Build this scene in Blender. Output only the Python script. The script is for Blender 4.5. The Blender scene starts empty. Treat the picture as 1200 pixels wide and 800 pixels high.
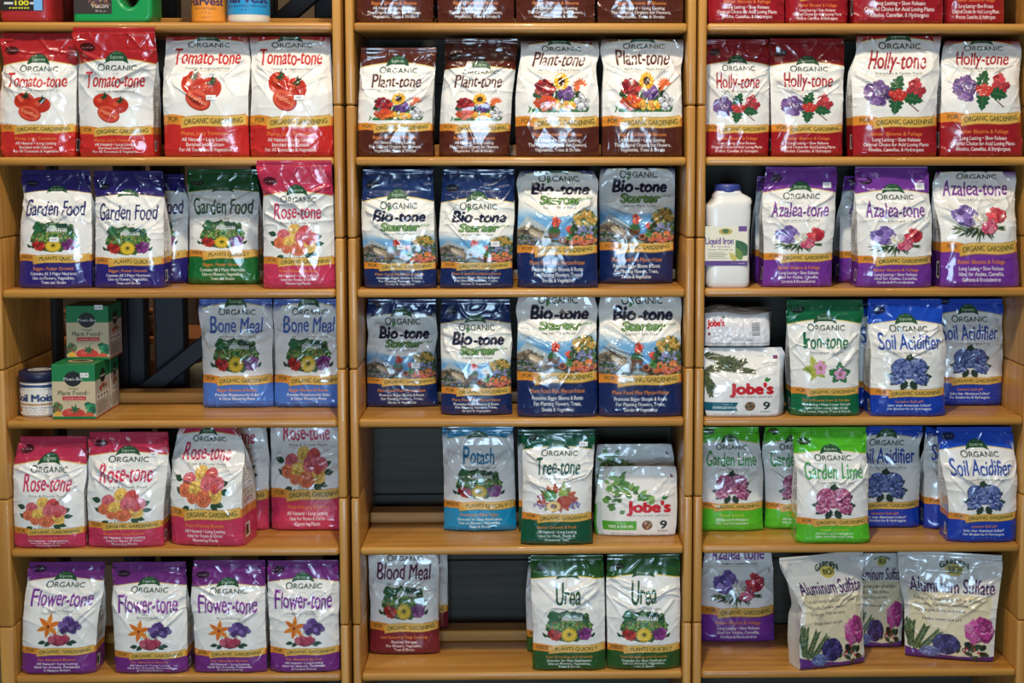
import bpy, bmesh, math, random
import numpy as np
from mathutils import Vector, Matrix

# ------------------------------------------------------------------ camera, world, lamps, exposure
S = bpy.context.scene
COL = S.collection
FPX, CX, CY, CZ, CD = 1700.0, 600.0, 400.0, 1.4508, 3.0269
CAMX, YAW, TILT, SHX, SHY = 0.3589, 0.0207, 0.0907, 53.95, -77.7
cam = bpy.data.cameras.new('camera')
cam.sensor_width = 36.0
cam.lens = 36.0 * FPX / 1200.0
cam.shift_x = -SHX / 1200.0
cam.shift_y = SHY / 1200.0
cam.clip_start = 0.05
camo = bpy.data.objects.new('camera', cam)
COL.objects.link(camo)
camo.location = (CAMX, -CD, CZ)
camo.rotation_euler = (math.pi / 2 - TILT, 0, -YAW)
S.camera = camo
S.view_settings.view_transform = 'Standard'
S.view_settings.look = 'None'
S.view_settings.exposure = 0.0
S.view_settings.gamma = 1.0
S.view_settings.use_curve_mapping = False

W = bpy.data.worlds.new('world')
S.world = W
W.use_nodes = True
W.node_tree.nodes['Background'].inputs[0].default_value = (1.0, 0.93, 0.84, 1)
W.node_tree.nodes['Background'].inputs[1].default_value = 0.07

def lamp(name, loc, target, energy, color, size, size_y=None, spread=None):
    l = bpy.data.lights.new(name, 'AREA')
    l.energy, l.color, l.size = energy, color, size
    if size_y:
        l.shape = 'RECTANGLE'; l.size_y = size_y
    if spread: l.spread = spread
    o = bpy.data.objects.new(name, l)
    COL.objects.link(o)
    o.location = loc
    o.rotation_euler = (Vector(target) - Vector(loc)).to_track_quat('-Z', 'Y').to_euler()
    return o

lamp('ceiling_or_fill_lamp', (0.35, -1.45, 3.25), (0.35, 0.1, 1.1), 41, (1.0, 0.90, 0.75), 0.11)
lamp('ceiling_or_fill_lamp', (1.9, -1.6, 3.25), (0.9, 0.1, 1.3), 10, (1.0, 0.88, 0.72), 0.11)
lamp('ceiling_or_fill_lamp', (-1.2, -1.6, 3.25), (-0.3, 0.1, 1.4), 16, (1.0, 0.88, 0.72), 0.11)
lamp('ceiling_or_fill_lamp', (0.9, -2.9, 3.2), (0.4, 0.1, 1.2), 4, (1.0, 0.92, 0.8), 0.05)  # added weak fill lamp, gives the film extra glints
lamp('ceiling_or_fill_lamp', (-0.6, -3.0, 3.2), (0.2, 0.1, 1.2), 4, (1.0, 0.92, 0.8), 0.05)  # second added fill, kept faint, only for more glints
lamp('ceiling_or_fill_lamp', (-0.5, 1.35, 3.0), (-0.5, 0.9, 0.8), 12, (1.0, 0.84, 0.62), 0.2)  # added lamp behind the units, brightens the goods beyond the open back
lamp('window_light', (0.2, -4.2, 0.85), (-0.15, 0.0, 0.65), 66, (0.52, 0.76, 1.0), 0.9, 1.1)

# ------------------------------------------------------------------ helpers
def at(px, py, Y):
    """the point of the plane y = Y that the photograph shows at pixel (px, py)"""
    a, b = (px - CX - SHX) / FPX, -(py - CY - SHY) / FPX
    c, s = math.cos(TILT), math.sin(TILT)
    y2, z2 = c + b * s, -s + b * c
    cy, sy = math.cos(YAW), math.sin(YAW)
    x, y = a * cy + y2 * sy, -a * sy + y2 * cy
    k = (Y + CD) / y
    return (CAMX + x * k, CZ + z2 * k)

FLOORZ = 1.65
PITCH, Z0 = 0.2759, 0.0392 + FLOORZ
def shelf_top(k): return Z0 - k * PITCH + 0.009

def lin(c):
    out = []
    for v in c[:3]:
        v = v / 255.0
        out.append(v / 12.92 if v <= 0.04045 else ((v + 0.055) / 1.055) ** 2.4)
    return tuple(out) + (1.0,)

def tag(o, label=None, cat=None, group=None, kind=None):
    if label: o['label'] = label
    if cat: o['category'] = cat
    if group: o['group'] = group
    if kind: o['kind'] = kind
    return o

def thing(name, loc, label, cat, group=None, rz=0.0):
    o = bpy.data.objects.new(name, None)
    o.empty_display_size = 0.03
    COL.objects.link(o)
    o.location = loc
    o.rotation_euler = (0, 0, rz)
    return tag(o, label, cat, group)

def link_mesh(name, me, mat, parent=None, smooth=True):
    if mat: me.materials.append(mat)
    if smooth: me.polygons.foreach_set('use_smooth', np.ones(len(me.polygons), dtype=bool))
    o = bpy.data.objects.new(name, me)
    COL.objects.link(o)
    if parent: o.parent = parent
    return o

def np_mesh(name, V, Q, colors=None):
    V = np.asarray(V, np.float32).reshape(-1, 3); Q = np.asarray(Q, np.int32)
    me = bpy.data.meshes.new(name)
    n, m = len(V), Q.shape[1]
    me.vertices.add(n); me.vertices.foreach_set('co', V.ravel())
    me.loops.add(Q.size); me.loops.foreach_set('vertex_index', Q.ravel())
    me.polygons.add(len(Q)); me.polygons.foreach_set('loop_start', np.arange(0, Q.size, m, dtype=np.int32))
    me.update(calc_edges=True)
    if colors is not None:
        C = np.ones((n, 4), np.float32); C[:, :3] = np.asarray(colors, np.float32).reshape(-1, 3)
        at_ = me.color_attributes.new('print', 'BYTE_COLOR', 'POINT')
        at_.data.foreach_set('color_srgb', C.ravel())
    return me

def grid_quads(nr, nc, base=0, flip=False):
    i = np.arange(nr * nc).reshape(nr, nc) + base
    a, b, c, d = i[:-1, :-1], i[:-1, 1:], i[1:, 1:], i[1:, :-1]
    q = np.stack([a, b, c, d], -1).reshape(-1, 4)
    return q[:, ::-1] if flip else q

def bm_obj(name, bm, mat, parent=None, smooth=False):
    me = bpy.data.meshes.new(name)
    bm.normal_update(); bm.to_mesh(me); bm.free()
    return link_mesh(name, me, mat, parent, smooth)

def add_box(bm, lo, hi, bevel=0.0, seg=2):
    t = bmesh.new()
    bmesh.ops.create_cube(t, size=1.0)
    for v in t.verts:
        for i in range(3):
            v.co[i] = lo[i] + (v.co[i] + 0.5) * (hi[i] - lo[i])
    if bevel:
        bmesh.ops.bevel(t, geom=t.edges[:], offset=bevel, segments=seg, profile=0.5, affect='EDGES')
    tmp = bpy.data.meshes.new('t'); t.to_mesh(tmp); t.free()
    bm.from_mesh(tmp); bpy.data.meshes.remove(tmp)

def lathe(name, prof, mat, parent, n=48, colors=None):
    """prof: (r, z) from bottom to top, closed at both ends on the axis"""
    V = []; nr = len(prof)
    for r, z in prof:
        for k in range(n):
            a = 2 * math.pi * k / n
            V.append((r * math.sin(a), -r * math.cos(a), z))
    Q = []
    for i in range(nr - 1):
        for k in range(n):
            k2 = (k + 1) % n
            Q.append((i * n + k, i * n + k2, (i + 1) * n + k2, (i + 1) * n + k))
    me = bpy.data.meshes.new(name)
    faces = [list(q) for q in Q] + [list(range(n))[::-1], [(nr - 1) * n + k for k in range(n)]]
    me.from_pydata(V, [], faces); me.update()
    return link_mesh(name, me, mat, parent)

# ------------------------------------------------------------------ noise
def vnoise(x, y, seed):
    r = np.random.RandomState(seed % 100000)
    T = r.rand(64, 64).astype(np.float32)
    xi, yi = np.floor(x).astype(int), np.floor(y).astype(int)
    fx, fy = x - xi, y - yi
    fx, fy = fx * fx * fx * (fx * (fx * 6 - 15) + 10), fy * fy * fy * (fy * (fy * 6 - 15) + 10)
    xi, yi, xj, yj = xi & 63, yi & 63, (xi + 1) & 63, (yi + 1) & 63
    return (T[yi, xi] * (1 - fx) + T[yi, xj] * fx) * (1 - fy) + (T[yj, xi] * (1 - fx) + T[yj, xj] * fx) * fy
def ridged(x, y, seed): return 1 - np.abs(2 * vnoise(x, y, seed) - 1)

# ------------------------------------------------------------------ materials
def mat_new(name):
    m = bpy.data.materials.new(name); m.use_nodes = True
    return m, m.node_tree.nodes, m.node_tree.links, m.node_tree.nodes['Principled BSDF']

def mat_plain(name, col, rough=0.5, metallic=0.0, coat=0.0, noise=0.0, scale=30.0):
    m, N, L, P = mat_new(name)
    P.inputs['Base Color'].default_value = lin(col)
    P.inputs['Roughness'].default_value = rough
    P.inputs['Metallic'].default_value = metallic
    P.inputs['Coat Weight'].default_value = coat
    tc = N.new('ShaderNodeTexCoord'); nz = N.new('ShaderNodeTexNoise')
    nz.inputs['Scale'].default_value = scale; nz.inputs['Detail'].default_value = 4
    L.new(tc.outputs['Object'], nz.inputs['Vector'])
    if noise:
        mx = N.new('ShaderNodeMix'); mx.data_type = 'RGBA'
        mx.inputs[6].default_value = lin([max(0, c * (1 - noise)) for c in col])
        mx.inputs[7].default_value = lin([min(255, c * (1 + noise)) for c in col])
        L.new(nz.outputs['Fac'], mx.inputs[0]); L.new(mx.outputs[2], P.inputs['Base Color'])
    bp = N.new('ShaderNodeBump'); bp.inputs['Strength'].default_value = 0.08; bp.inputs['Distance'].default_value = 0.001
    L.new(nz.outputs['Fac'], bp.inputs['Height']); L.new(bp.outputs['Normal'], P.inputs['Normal'])
    return m

def mat_print(name, rough=0.3, coat=0.25, spec=0.5):
    m, N, L, P = mat_new(name)
    a = N.new('ShaderNodeVertexColor'); a.layer_name = 'print'
    L.new(a.outputs['Color'], P.inputs['Base Color'])
    P.inputs['Roughness'].default_value = rough
    P.inputs['Specular IOR Level'].default_value = spec
    P.inputs['Coat Weight'].default_value = coat
    P.inputs['Coat Roughness'].default_value = 0.07
    return m

def mat_wood(name, axis, dark, mid, light, coat=.15, rough=.38):
    m, N, L, P = mat_new(name)
    tc = N.new('ShaderNodeTexCoord'); mp = N.new('ShaderNodeMapping')
    oi = N.new('ShaderNodeObjectInfo')
    sc = [26.0, 26.0, 26.0]; sc[axis] = 2.2
    mp.inputs['Scale'].default_value = sc
    L.new(tc.outputs['Object'], mp.inputs['Vector'])
    ml = N.new('ShaderNodeVectorMath'); ml.operation = 'SCALE'; ml.inputs['Scale'].default_value = 40.0
    cb = N.new('ShaderNodeCombineXYZ')
    for i in range(3): L.new(oi.outputs['Random'], cb.inputs[i])
    L.new(cb.outputs[0], ml.inputs[0]); L.new(ml.outputs[0], mp.inputs['Location'])
    n1 = N.new('ShaderNodeTexNoise'); n1.inputs['Scale'].default_value = 1.0; n1.inputs['Detail'].default_value = 5; n1.inputs['Distortion'].default_value = 0.8
    L.new(mp.outputs[0], n1.inputs['Vector'])
    wv = N.new('ShaderNodeTexWave'); wv.wave_type = 'RINGS'; wv.rings_direction = 'XYZ'[axis]
    wv.inputs['Scale'].default_value = 0.55; wv.inputs['Distortion'].default_value = 7.0; wv.inputs['Detail'].default_value = 3
    L.new(mp.outputs[0], wv.inputs['Vector'])
    mx = N.new('ShaderNodeMix'); mx.data_type = 'FLOAT'; mx.inputs[0].default_value = 0.16
    L.new(n1.outputs['Fac'], mx.inputs[2]); L.new(wv.outputs['Fac'], mx.inputs[3])
    cr = N.new('ShaderNodeValToRGB')
    cr.color_ramp.elements[0].position = 0.2; cr.color_ramp.elements[0].color = lin(dark)
    cr.color_ramp.elements[1].position = 0.8; cr.color_ramp.elements[1].color = lin(light)
    e = cr.color_ramp.elements.new(0.48); e.color = lin(mid)
    L.new(mx.outputs[0], cr.inputs[0]); L.new(cr.outputs[0], P.inputs['Base Color'])
    P.inputs['Roughness'].default_value = rough
    P.inputs['Coat Weight'].default_value = coat
    bp = N.new('ShaderNodeBump'); bp.inputs['Strength'].default_value = 0.12; bp.inputs['Distance'].default_value = 0.001
    L.new(mx.outputs[0], bp.inputs['Height']); L.new(bp.outputs['Normal'], P.inputs['Normal'])
    return m

M_FILM = mat_print('printed plastic film', 0.22, 0.5)
M_CARD = mat_print('printed card', 0.5, 0.05)
M_LABEL = mat_print('printed label', 0.45, 0.1)
M_WOODX = mat_wood('honey oak along x', 0, (156, 102, 40), (190, 134, 60), (210, 156, 80))
M_WOODZ = mat_wood('honey oak along z', 2, (164, 108, 46), (194, 138, 64), (210, 158, 82))
M_DARKW = mat_wood('dark weathered board', 0, (44, 40, 29), (57, 53, 40), (70, 66, 50), coat=0.0, rough=.6)
M_FRAME = mat_plain('blue black painted timber', (25, 31, 36), 0.55, noise=0.2, scale=9)

# ------------------------------------------------------------------ drawing of printed artwork (packaging print)
_TX = {}
_tc = bpy.data.curves.new('type', 'FONT')
_to = bpy.data.objects.new('type', _tc)
def glyphs(s, off=0.0):
    key = (s, off)
    if key not in _TX:
        _tc.body = s; _tc.offset = off
        me = _to.to_mesh()
        nv = len(me.vertices); co = np.empty(nv * 3, np.float32); me.vertices.foreach_get('co', co); co = co.reshape(-1, 3)[:, :2].copy()
        ne = len(me.edges); ev = np.empty(ne * 2, np.int32); me.edges.foreach_get('vertices', ev); ev = ev.reshape(-1, 2)
        le = np.empty(len(me.loops), np.int32); me.loops.foreach_get('edge_index', le)
        cnt = np.bincount(le, minlength=ne)
        _TX[key] = (co, ev[cnt % 2 == 1].copy())
        _to.to_mesh_clear()
    return _TX[key]

class Art:
    def __init__(self, h, bg, k=6.4, w=100.0):
        self.k, self.w, self.h = k, w, h
        self.W, self.H = int(round(w * k)), int(round(h * k))
        self.a = np.empty((self.H, self.W, 3), np.float32)
        self.a[:] = np.array(bg, np.float32) / 255.0
        self.r = random.Random(5)
    def mask(self, A, B):
        k = self.k
        x0, y0, x1, y1 = A[:, 0] * k, A[:, 1] * k, B[:, 0] * k, B[:, 1] * k
        sw = y0 > y1
        x0, x1 = np.where(sw, x1, x0), np.where(sw, x0, x1)
        y0, y1 = np.where(sw, y1, y0), np.where(sw, y0, y1)
        r0 = np.clip(np.ceil(y0 - .5), 0, self.H).astype(int); r1 = np.clip(np.ceil(y1 - .5), 0, self.H).astype(int)
        n = r1 - r0; tot = n.sum()
        if tot <= 0: return None
        idx = np.repeat(np.arange(len(n)), n)
        st = np.cumsum(n) - n
        row = r0[idx] + np.arange(tot) - st[idx]
        sl = (x1 - x0) / np.maximum(y1 - y0, 1e-9)
        x = x0[idx] + (row + .5 - y0[idx]) * sl[idx]
        c = np.clip(np.ceil(x - .5), 0, self.W).astype(int)
        ra, rb, ca = row.min(), row.max() + 1, c.min()
        cb = min(self.W, c.max() + 1)
        acc = np.zeros((rb - ra, cb - ca + 1), np.int32)
        np.add.at(acc, (row - ra, np.minimum(c - ca, cb - ca)), 1)
        return ra, rb, ca, cb, (np.cumsum(acc, 1)[:, :cb - ca] % 2).astype(bool)
    def _put(self, m, col, al):
        if m is None: return
        ra, rb, ca, cb, mk = m
        v = self.a[ra:rb, ca:cb]
        v[mk] = v[mk] * (1 - al) + np.array(col, np.float32) / 255.0 * al
    def fill(self, pts, col, al=1.0):
        P = np.asarray(pts, np.float32)
        self._put(self.mask(P, np.roll(P, -1, 0)), col, al)
    def rect(self, x0, y0, x1, y1, col, al=1.0): self.fill([(x0, y0), (x1, y0), (x1, y1), (x0, y1)], col, al)
    def ell(self, cx, cy, rx, ry, col, rot=0.0, al=1.0, rough=0.0, n=26):
        t = np.linspace(0, 2 * np.pi, n, endpoint=False)
        j = 1 + rough * np.array([self.r.uniform(-1, 1) for _ in t])
        x, y = rx * np.cos(t) * j, ry * np.sin(t) * j
        c, s = math.cos(rot), math.sin(rot)
        self.fill(np.stack([cx + x * c - y * s, cy + x * s + y * c], 1), col, al)
    def leaf(self, x, y, L, w, ang, col, vein=None, spiky=0):
        t = np.linspace(0, 1, 15)
        ww = w * np.sin(np.pi * t ** 0.8)
        if spiky: ww = ww * (1 - .35 * (np.arange(15) % 3 == 1))
        c, s = math.cos(ang), math.sin(ang)
        X = np.concatenate([t * L, (t * L)[::-1]]); Y = np.concatenate([ww, -ww[::-1]])
        self.fill(np.stack([x + X * c - Y * s, y + X * s + Y * c], 1), col)
        if vein: self.line([(x, y), (x + L * .95 * c, y + L * .95 * s)], .5, vein)
    def line(self, pts, w, col, al=1.0):
        for (a, b), (c, d) in zip(pts[:-1], pts[1:]):
            dx, dy = c - a, d - b; n = math.hypot(dx, dy) or 1
            ox, oy = -dy / n * w / 2, dx / n * w / 2
            self.fill([(a + ox, b + oy), (c + ox, d + oy), (c - ox, d - oy), (a - ox, b - oy)], col, al)
    def flower(self, cx, cy, r, n, col, mid=None, col2=None, pw=.42, rot=0.0, mr=.28):
        for k in range(n):
            a = rot + 2 * math.pi * k / n
            self.ell(cx + .58 * r * math.cos(a), cy + .58 * r * math.sin(a), .45 * r, pw * r, col2 if (col2 and k % 2) else col, a)
        if mid: self.ell(cx, cy, mr * r, mr * r, mid)
    def cluster(self, cx, cy, rx, ry, n, size, cols, five=True):
        R = self.r
        for _ in range(n):
            a, q = R.uniform(0, 6.283), math.sqrt(R.random())
            x, y = cx + rx * q * math.cos(a), cy + ry * q * math.sin(a)
            j = R.uniform(.84, 1.14); c = tuple(min(255, q_ * j) for q_ in R.choice(cols)); dk = tuple(q_ * .58 for q_ in c)
            self.ell(x + size * .12, y - size * .2, size * 1.02, size * .98, dk, al=.75, n=10)
            if five: self.flower(x, y, size * R.uniform(.75, 1.2), 5, c, None, None, .4, R.uniform(0, 6))
            else: self.ell(x, y, size * R.uniform(.6, 1.2), size * R.uniform(.5, 1.1), c, R.uniform(0, 3), rough=.2, n=12)
    def rose(self, cx, cy, r, col):
        dk = [c * .72 for c in col]; lt = [min(255, c * 1.12 + 8) for c in col]
        self.ell(cx, cy, r, r * .95, col, rough=.05, n=20)
        for k in range(6):
            a = k * 1.05 + .3
            self.ell(cx + .42 * r * math.cos(a), cy + .42 * r * math.sin(a), .48 * r, .36 * r, lt if k % 2 else col, a + 1.4)
        for q in (.55, .35):
            t = np.linspace(.4 + q * 5, 4.6 + q * 5, 10)
            self.line([(cx + q * r * math.cos(v), cy + q * r * math.sin(v)) for v in t], .1 * r + .25, dk, .8)
        self.ell(cx, cy, .14 * r, .14 * r, dk)
    def text(self, s, cx, base, w, cap, col, off=0.0, shear=0.0, warp=None, al=1.0):
        co, ev = glyphs(s, 0.0)
        if len(co) == 0: return
        if off > 0:
            d = off * cap * 1.5
            for dx, dy in ((-d, 0), (d, 0), (0, -d * .8), (0, d * .8), (-d * .7, d * .6), (d * .7, -d * .6)):
                self.text(s, cx + dx, base + dy, w - d, cap, col, 0.0, shear, warp, al)
        x0, x1 = co[:, 0].min(), co[:, 0].max()
        P = np.empty_like(co)
        P[:, 1] = co[:, 1] / 0.729 * cap
        P[:, 0] = (co[:, 0] - x0) / (x1 - x0) * w - w / 2 + shear * P[:, 1]
        P[:, 0] += cx; P[:, 1] += base
        if warp: P[:, 1] += warp(P[:, 0])
        self._put(self.mask(P[ev[:, 0]], P[ev[:, 1]]), col, al)
    def done(self):
        a = self.a
        H, Wd = a.shape[0] // 2 * 2, a.shape[1] // 2 * 2
        self.px = a[:H, :Wd].reshape(H // 2, 2, Wd // 2, 2, 3).mean((1, 3))
        return self
    def sample(self, u, v):
        """u in 0..1 across, v in units up; bilinear"""
        p = self.px; h, w = p.shape[:2]
        x = np.clip(u * w - .5, 0, w - 1.001); y = np.clip(v / self.h * h - .5, 0, h - 1.001)
        xi, yi = x.astype(int), y.astype(int); fx, fy = (x - xi)[..., None], (y - yi)[..., None]
        return (p[yi, xi] * (1 - fx) + p[yi, xi + 1] * fx) * (1 - fy) + (p[yi + 1, xi] * (1 - fx) + p[yi + 1, xi + 1] * fx) * fy

GREEN, DKGREEN, LEAF = (52, 110, 48), (28, 66, 36), (76, 140, 60)
ORG = (226, 140, 42)
def pic_tomato(A):
    R, D, H = (196, 52, 34), (160, 36, 24), (226, 110, 80)
    for (x, y, r) in ((36, 80, 13.5), (57, 74, 13)):
        A.ell(x, y, r, r * .93, R); A.ell(x + 3, y - 3, r * .7, r * .62, D, al=.35); A.ell(x - 4, y + 2, 3, 4, H, .5, .6)
        for k in range(6): A.leaf(x + 1, y + r * .62, 7, 1.3, 2.6 + k * .75 + 1.2, DKGREEN)
    A.ell(43, 61, 15.5, 11.5, D, -.45); A.ell(42.6, 61.6, 14.6, 10.4, (214, 84, 60), -.45); A.ell(42.5, 61.5, 11, 6.2, (190, 52, 40), -.45)
    A.line([(32, 67), (53, 56)], 1.8, (228, 130, 100)); A.line([(36, 61), (48, 63)], 1, (228, 140, 100))
    for k in range(14): A.ell(33 + k * 1.5, 66.5 - k * .75 + (k % 2) * 4 - 2, .7, .5, (232, 180, 110))
def pic_bouquet(A):
    for k in range(46): A.leaf(15 + k * 1.6, 49 + A.r.uniform(-1, 2), A.r.uniform(4, 8), .8, A.r.uniform(.6, 2.5), A.r.choice([GREEN, LEAF, DKGREEN]))
    A.rect(20, 49, 86, 52.5, GREEN)
    A.cluster(52, 66, 30, 13, 60, 3.6, [GREEN, DKGREEN, (70, 96, 50)], False)
    A.cluster(35, 77, 11, 8, 38, 3.0, [(160, 40, 44), (190, 56, 50), (130, 28, 40)])
    A.cluster(37, 60, 11, 6, 16, 4.6, [(226, 84, 34), (236, 110, 40), (206, 60, 34)])
    A.cluster(60, 71, 9, 7, 32, 3.0, [(116, 74, 150), (146, 98, 176), (86, 56, 124)])
    A.cluster(57, 57, 14, 4.6, 26, 3.0, [(236, 186, 66), (240, 160, 50), (244, 206, 110)])
    for k in range(9): A.leaf(78, 78, 10, 1.6, .3 + k * .45, (224, 110, 64))
    A.cluster(79, 61, 7, 9, 24, 2.8, [(238, 236, 240), (214, 214, 226), (250, 250, 250)])
    A.cluster(79, 61, 7, 9, 14, .8, [(60, 60, 70)], False)
    for k in range(16): A.ell(55 + 6.4 * math.cos(k * .393), 83 + 6.4 * math.sin(k * .393), 3.6, 1.5, (240, 186, 40) if k % 2 else (226, 160, 30), k * .393)
    A.ell(55, 83, 4.6, 4.6, (84, 50, 26)); A.ell(55, 83, 2.4, 2.4, (56, 34, 20))
def pic_holly(A):
    A.cluster(29, 73, 13, 12, 46, 4.4, [(140, 104, 164), (116, 82, 146), (170, 140, 190), (96, 66, 126)])
    A.cluster(29, 73, 7, 6, 12, 1.2, [(220, 204, 226)], False)
    A.line([(58, 66), (76, 50)], 1.5, (110, 72, 60))
    A.cluster(73, 79, 10, 9, 24, 3.9, [(204, 70, 78), (222, 104, 104), (176, 46, 62)])
    for x, y, L, w, a in ((45, 72, 25, 8.5, 1.1), (51, 72, 27, 9, -1.72), (57, 68, 26, 8, -.2)):
        A.leaf(x, y, L, w, a, (38, 88, 54), (96, 146, 100), 1)
    for x, y in ((44, 72), (52, 74), (58, 71), (48, 67), (55, 67)):
        A.ell(x, y, 4.2, 4.2, (190, 54, 48)); A.ell(x - 1.2, y + 1.3, .7, .7, (230, 170, 160))
def pic_garden(A):
    A.ell(50, 70, 33, 22, (60, 92, 52), rough=.06, n=40)
    A.cluster(50, 83, 29, 8, 70, 3.6, [(48, 92, 60), (70, 118, 66), (36, 70, 44), (96, 130, 90), (44, 84, 74)], False)
    A.ell(28, 86, 6, 8, (46, 104, 66)); A.ell(48, 84, 6, 4, (214, 224, 226), al=.7)
    for k in range(11): A.rect(41 + k * 2.6, 78, 42.2 + k * 2.6, 85, (222, 226, 222))
    A.rect(40, 81, 69, 82, (222, 226, 222))
    A.cluster(50, 73, 31, 6, 80, 2.2, [(92, 146, 72), (122, 160, 84), (62, 116, 60), (150, 170, 90), (160, 120, 80)], False)
    for k in range(10): A.leaf(18 + k * 7, 55, 9, 2, 1.0 + (k % 3) * .5 + (1.2 if k < 4 else 0), DKGREEN)
    A.cluster(29, 59, 8, 7, 34, 3.2, [(200, 56, 48), (224, 86, 60), (164, 36, 40)])
    A.cluster(71, 61, 8, 7, 34, 3.2, [(156, 66, 146), (180, 90, 170), (120, 44, 116)])
    for q, c in ((10.5, (214, 176, 44)), (8, (232, 200, 60)), (5.5, (214, 180, 50))):
        for k in range(14): A.ell(50 + q * .75 * math.cos(k * .449 + q), 59 + q * .72 * math.sin(k * .449 + q), q * .34, q * .2, c, k * .449 + q)
    A.ell(50, 60, 3, 2.6, (120, 110, 40)); A.ell(50, 60, 1.4, 1.2, (70, 70, 30))
def pic_roses(A):
    for x, y, a in ((22, 62, 2.6), (20, 78, 2.9), (74, 64, .1), (72, 72, .4), (30, 46, 3.6), (34, 44, 4.4), (56, 44, 5.2), (60, 50, 5.6), (44, 42, 4.7), (66, 52, 5.9)):
        A.leaf(x, y, 13, 4, a, (38, 74, 52), (90, 120, 90))
    for k in range(5): A.line([(40 + 3 * k, 52), (38 + 3.5 * k, 36)], .8, (48, 80, 50))
    P, Y, O, C = (208, 104, 112), (230, 182, 92), (212, 112, 76), (200, 80, 80)
    for x, y, r, c in ((30, 78, 9, P), (46, 86, 9, Y), (60, 84, 9, C), (70, 74, 9, P), (25, 66, 9.5, O), (40, 68, 10.5, Y), (56, 74, 10.5, P), (66, 60, 10, Y), (50, 56, 11, O), (34, 56, 7, O), (66, 68, 6, C)):
        A.rose(x, y, r, c)
def pic_bio(A):
    for k in range(40):
        y0 = 44 + k * 1.25; f = k / 40
        al = 1.0 if f < .72 else max(0, 1 - (f - .72) / .28)
        c = (62 + 70 * f, 132 + 50 * f, 204 + 10 * f)
        t = np.linspace(0, 1, 20)
        top = y0 + 1.27 - 0 * t
        A.fill([(0, y0), (100, y0), (100, y0 + 1.27), (0, y0 + 1.27)], c, al)
    t = np.linspace(0, 1, 40)
    arch = 83 + 15 * (2 * np.abs(t - .5)) ** 1.6
    A.fill(np.concatenate([np.stack([t * 100, arch], 1), [(100, 170), (0, 170)]]), (240, 238, 230))
    A.fill([(0, 72), (12, 84), (24, 78), (40, 70), (40, 58), (0, 58)], (176, 180, 176), .8)
    A.fill([(0, 70), (14, 76), (30, 64), (44, 56), (44, 44), (0, 44)], (122, 104, 84))
    A.cluster(18, 66, 16, 8, 90, 2.2, [(150, 136, 112), (110, 96, 80), (176, 164, 140), (88, 82, 74)], False)
    A.ell(24, 62, 12, 5, (176, 160, 132), -.7); A.ell(22, 62, 8, 2.6, (212, 198, 172), -.7)
    A.cluster(13, 54, 15, 8, 130, 1.9, [(96, 116, 96), (60, 84, 60), (126, 130, 170), (150, 140, 120)], False)
    A.rect(36, 44, 100, 54, (92, 68, 46))
    A.cluster(60, 48, 36, 4, 40, 2.6, [(110, 80, 52), (70, 54, 40), (126, 146, 130), (60, 74, 60)], False)
    A.fill([(38, 66), (54, 66), (51.5, 56), (40.5, 56)], (104, 70, 50)); A.ell(46, 66, 8, 1.8, (130, 92, 66))
    for k in range(9): A.leaf(46, 66, 9, 2, .2 + k * .34, (52, 96, 56))
    A.cluster(47, 78, 5, 3.6, 16, 2.8, [(214, 76, 60), (232, 104, 84), (190, 56, 50)])
    A.line([(46, 66), (47, 76)], .8, (60, 100, 60))
    A.ell(57, 54, 5, 5, (190, 110, 76)); A.ell(56.5, 54, 3.2, 3.6, (90, 50, 36))
    A.leaf(40, 49, 22, 2.6, -.25, (140, 160, 160))
    A.fill([(64, 54), (74, 54), (72, 46), (66, 46)], (206, 112, 64))
    A.cluster(68, 60, 6, 6, 26, 2.2, [(84, 146, 70), (58, 112, 56), (110, 160, 80)], False)
    A.cluster(66, 70, 4, 4, 10, 2.6, [(222, 96, 80), (200, 74, 66)])
    A.cluster(84, 70, 17, 20, 200, 2.0, [(58, 86, 52), (84, 110, 66), (42, 64, 44)], False)
    A.cluster(84, 80, 14, 9, 90, 2.0, [(222, 184, 96), (232, 200, 124), (200, 154, 76), (110, 126, 70)])
    A.cluster(86, 67, 13, 7, 60, 1.9, [(136, 146, 196), (96, 120, 90), (166, 160, 206), (80, 110, 66)])
    A.cluster(85, 54, 15, 8, 70, 2.5, [(232, 126, 66), (236, 150, 96), (216, 96, 56), (222, 130, 130), (90, 110, 60)])
def pic_azalea(A):
    for k in range(60):
        a = A.r.uniform(2.7, 6.7); x = 50 + 26 * math.cos(a) * A.r.random(); A.leaf(x, 58 + A.r.uniform(-3, 5), A.r.uniform(8, 15), 1.1, a, A.r.choice([(60, 84, 52), (84, 104, 64), (44, 66, 46), (110, 124, 88)]))
    A.cluster(33, 76, 14, 10, 46, 4.6, [(128, 104, 176), (150, 128, 196), (102, 80, 152), (174, 156, 210)])
    A.cluster(72, 76, 10, 8, 26, 4.2, [(208, 66, 78), (226, 96, 98), (180, 44, 62)])
    A.cluster(52, 69, 8, 6, 14, 4.4, [(240, 232, 220), (226, 216, 200), (248, 244, 236)])
    A.cluster(61, 61, 7, 5, 12, 4.6, [(226, 104, 136), (240, 140, 160), (206, 80, 116)])
    A.cluster(54, 68, 8, 7, 6, 1.0, [(214, 190, 90)], False)
def pic_iron(A):
    for k in range(5): A.leaf(34, 74, 19, 5.5, .6 + k * 1.25, (190, 190, 84) if k % 2 else (160, 174, 70), (120, 140, 60), 1)
    for k in range(5): A.leaf(70, 67, 18, 6.5, .3 + k * 1.25, (46, 112, 66), (110, 160, 110), 1)
    A.leaf(54, 68, 10, 4, .2, (60, 126, 70))
    for x, y in ((42, 76), (71, 67)):
        A.flower(x, y, 9.5, 5, (222, 160, 196), (120, 30, 66), None, .4, .3, .26); A.ell(x, y, 1, 1, (240, 220, 150))
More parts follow.
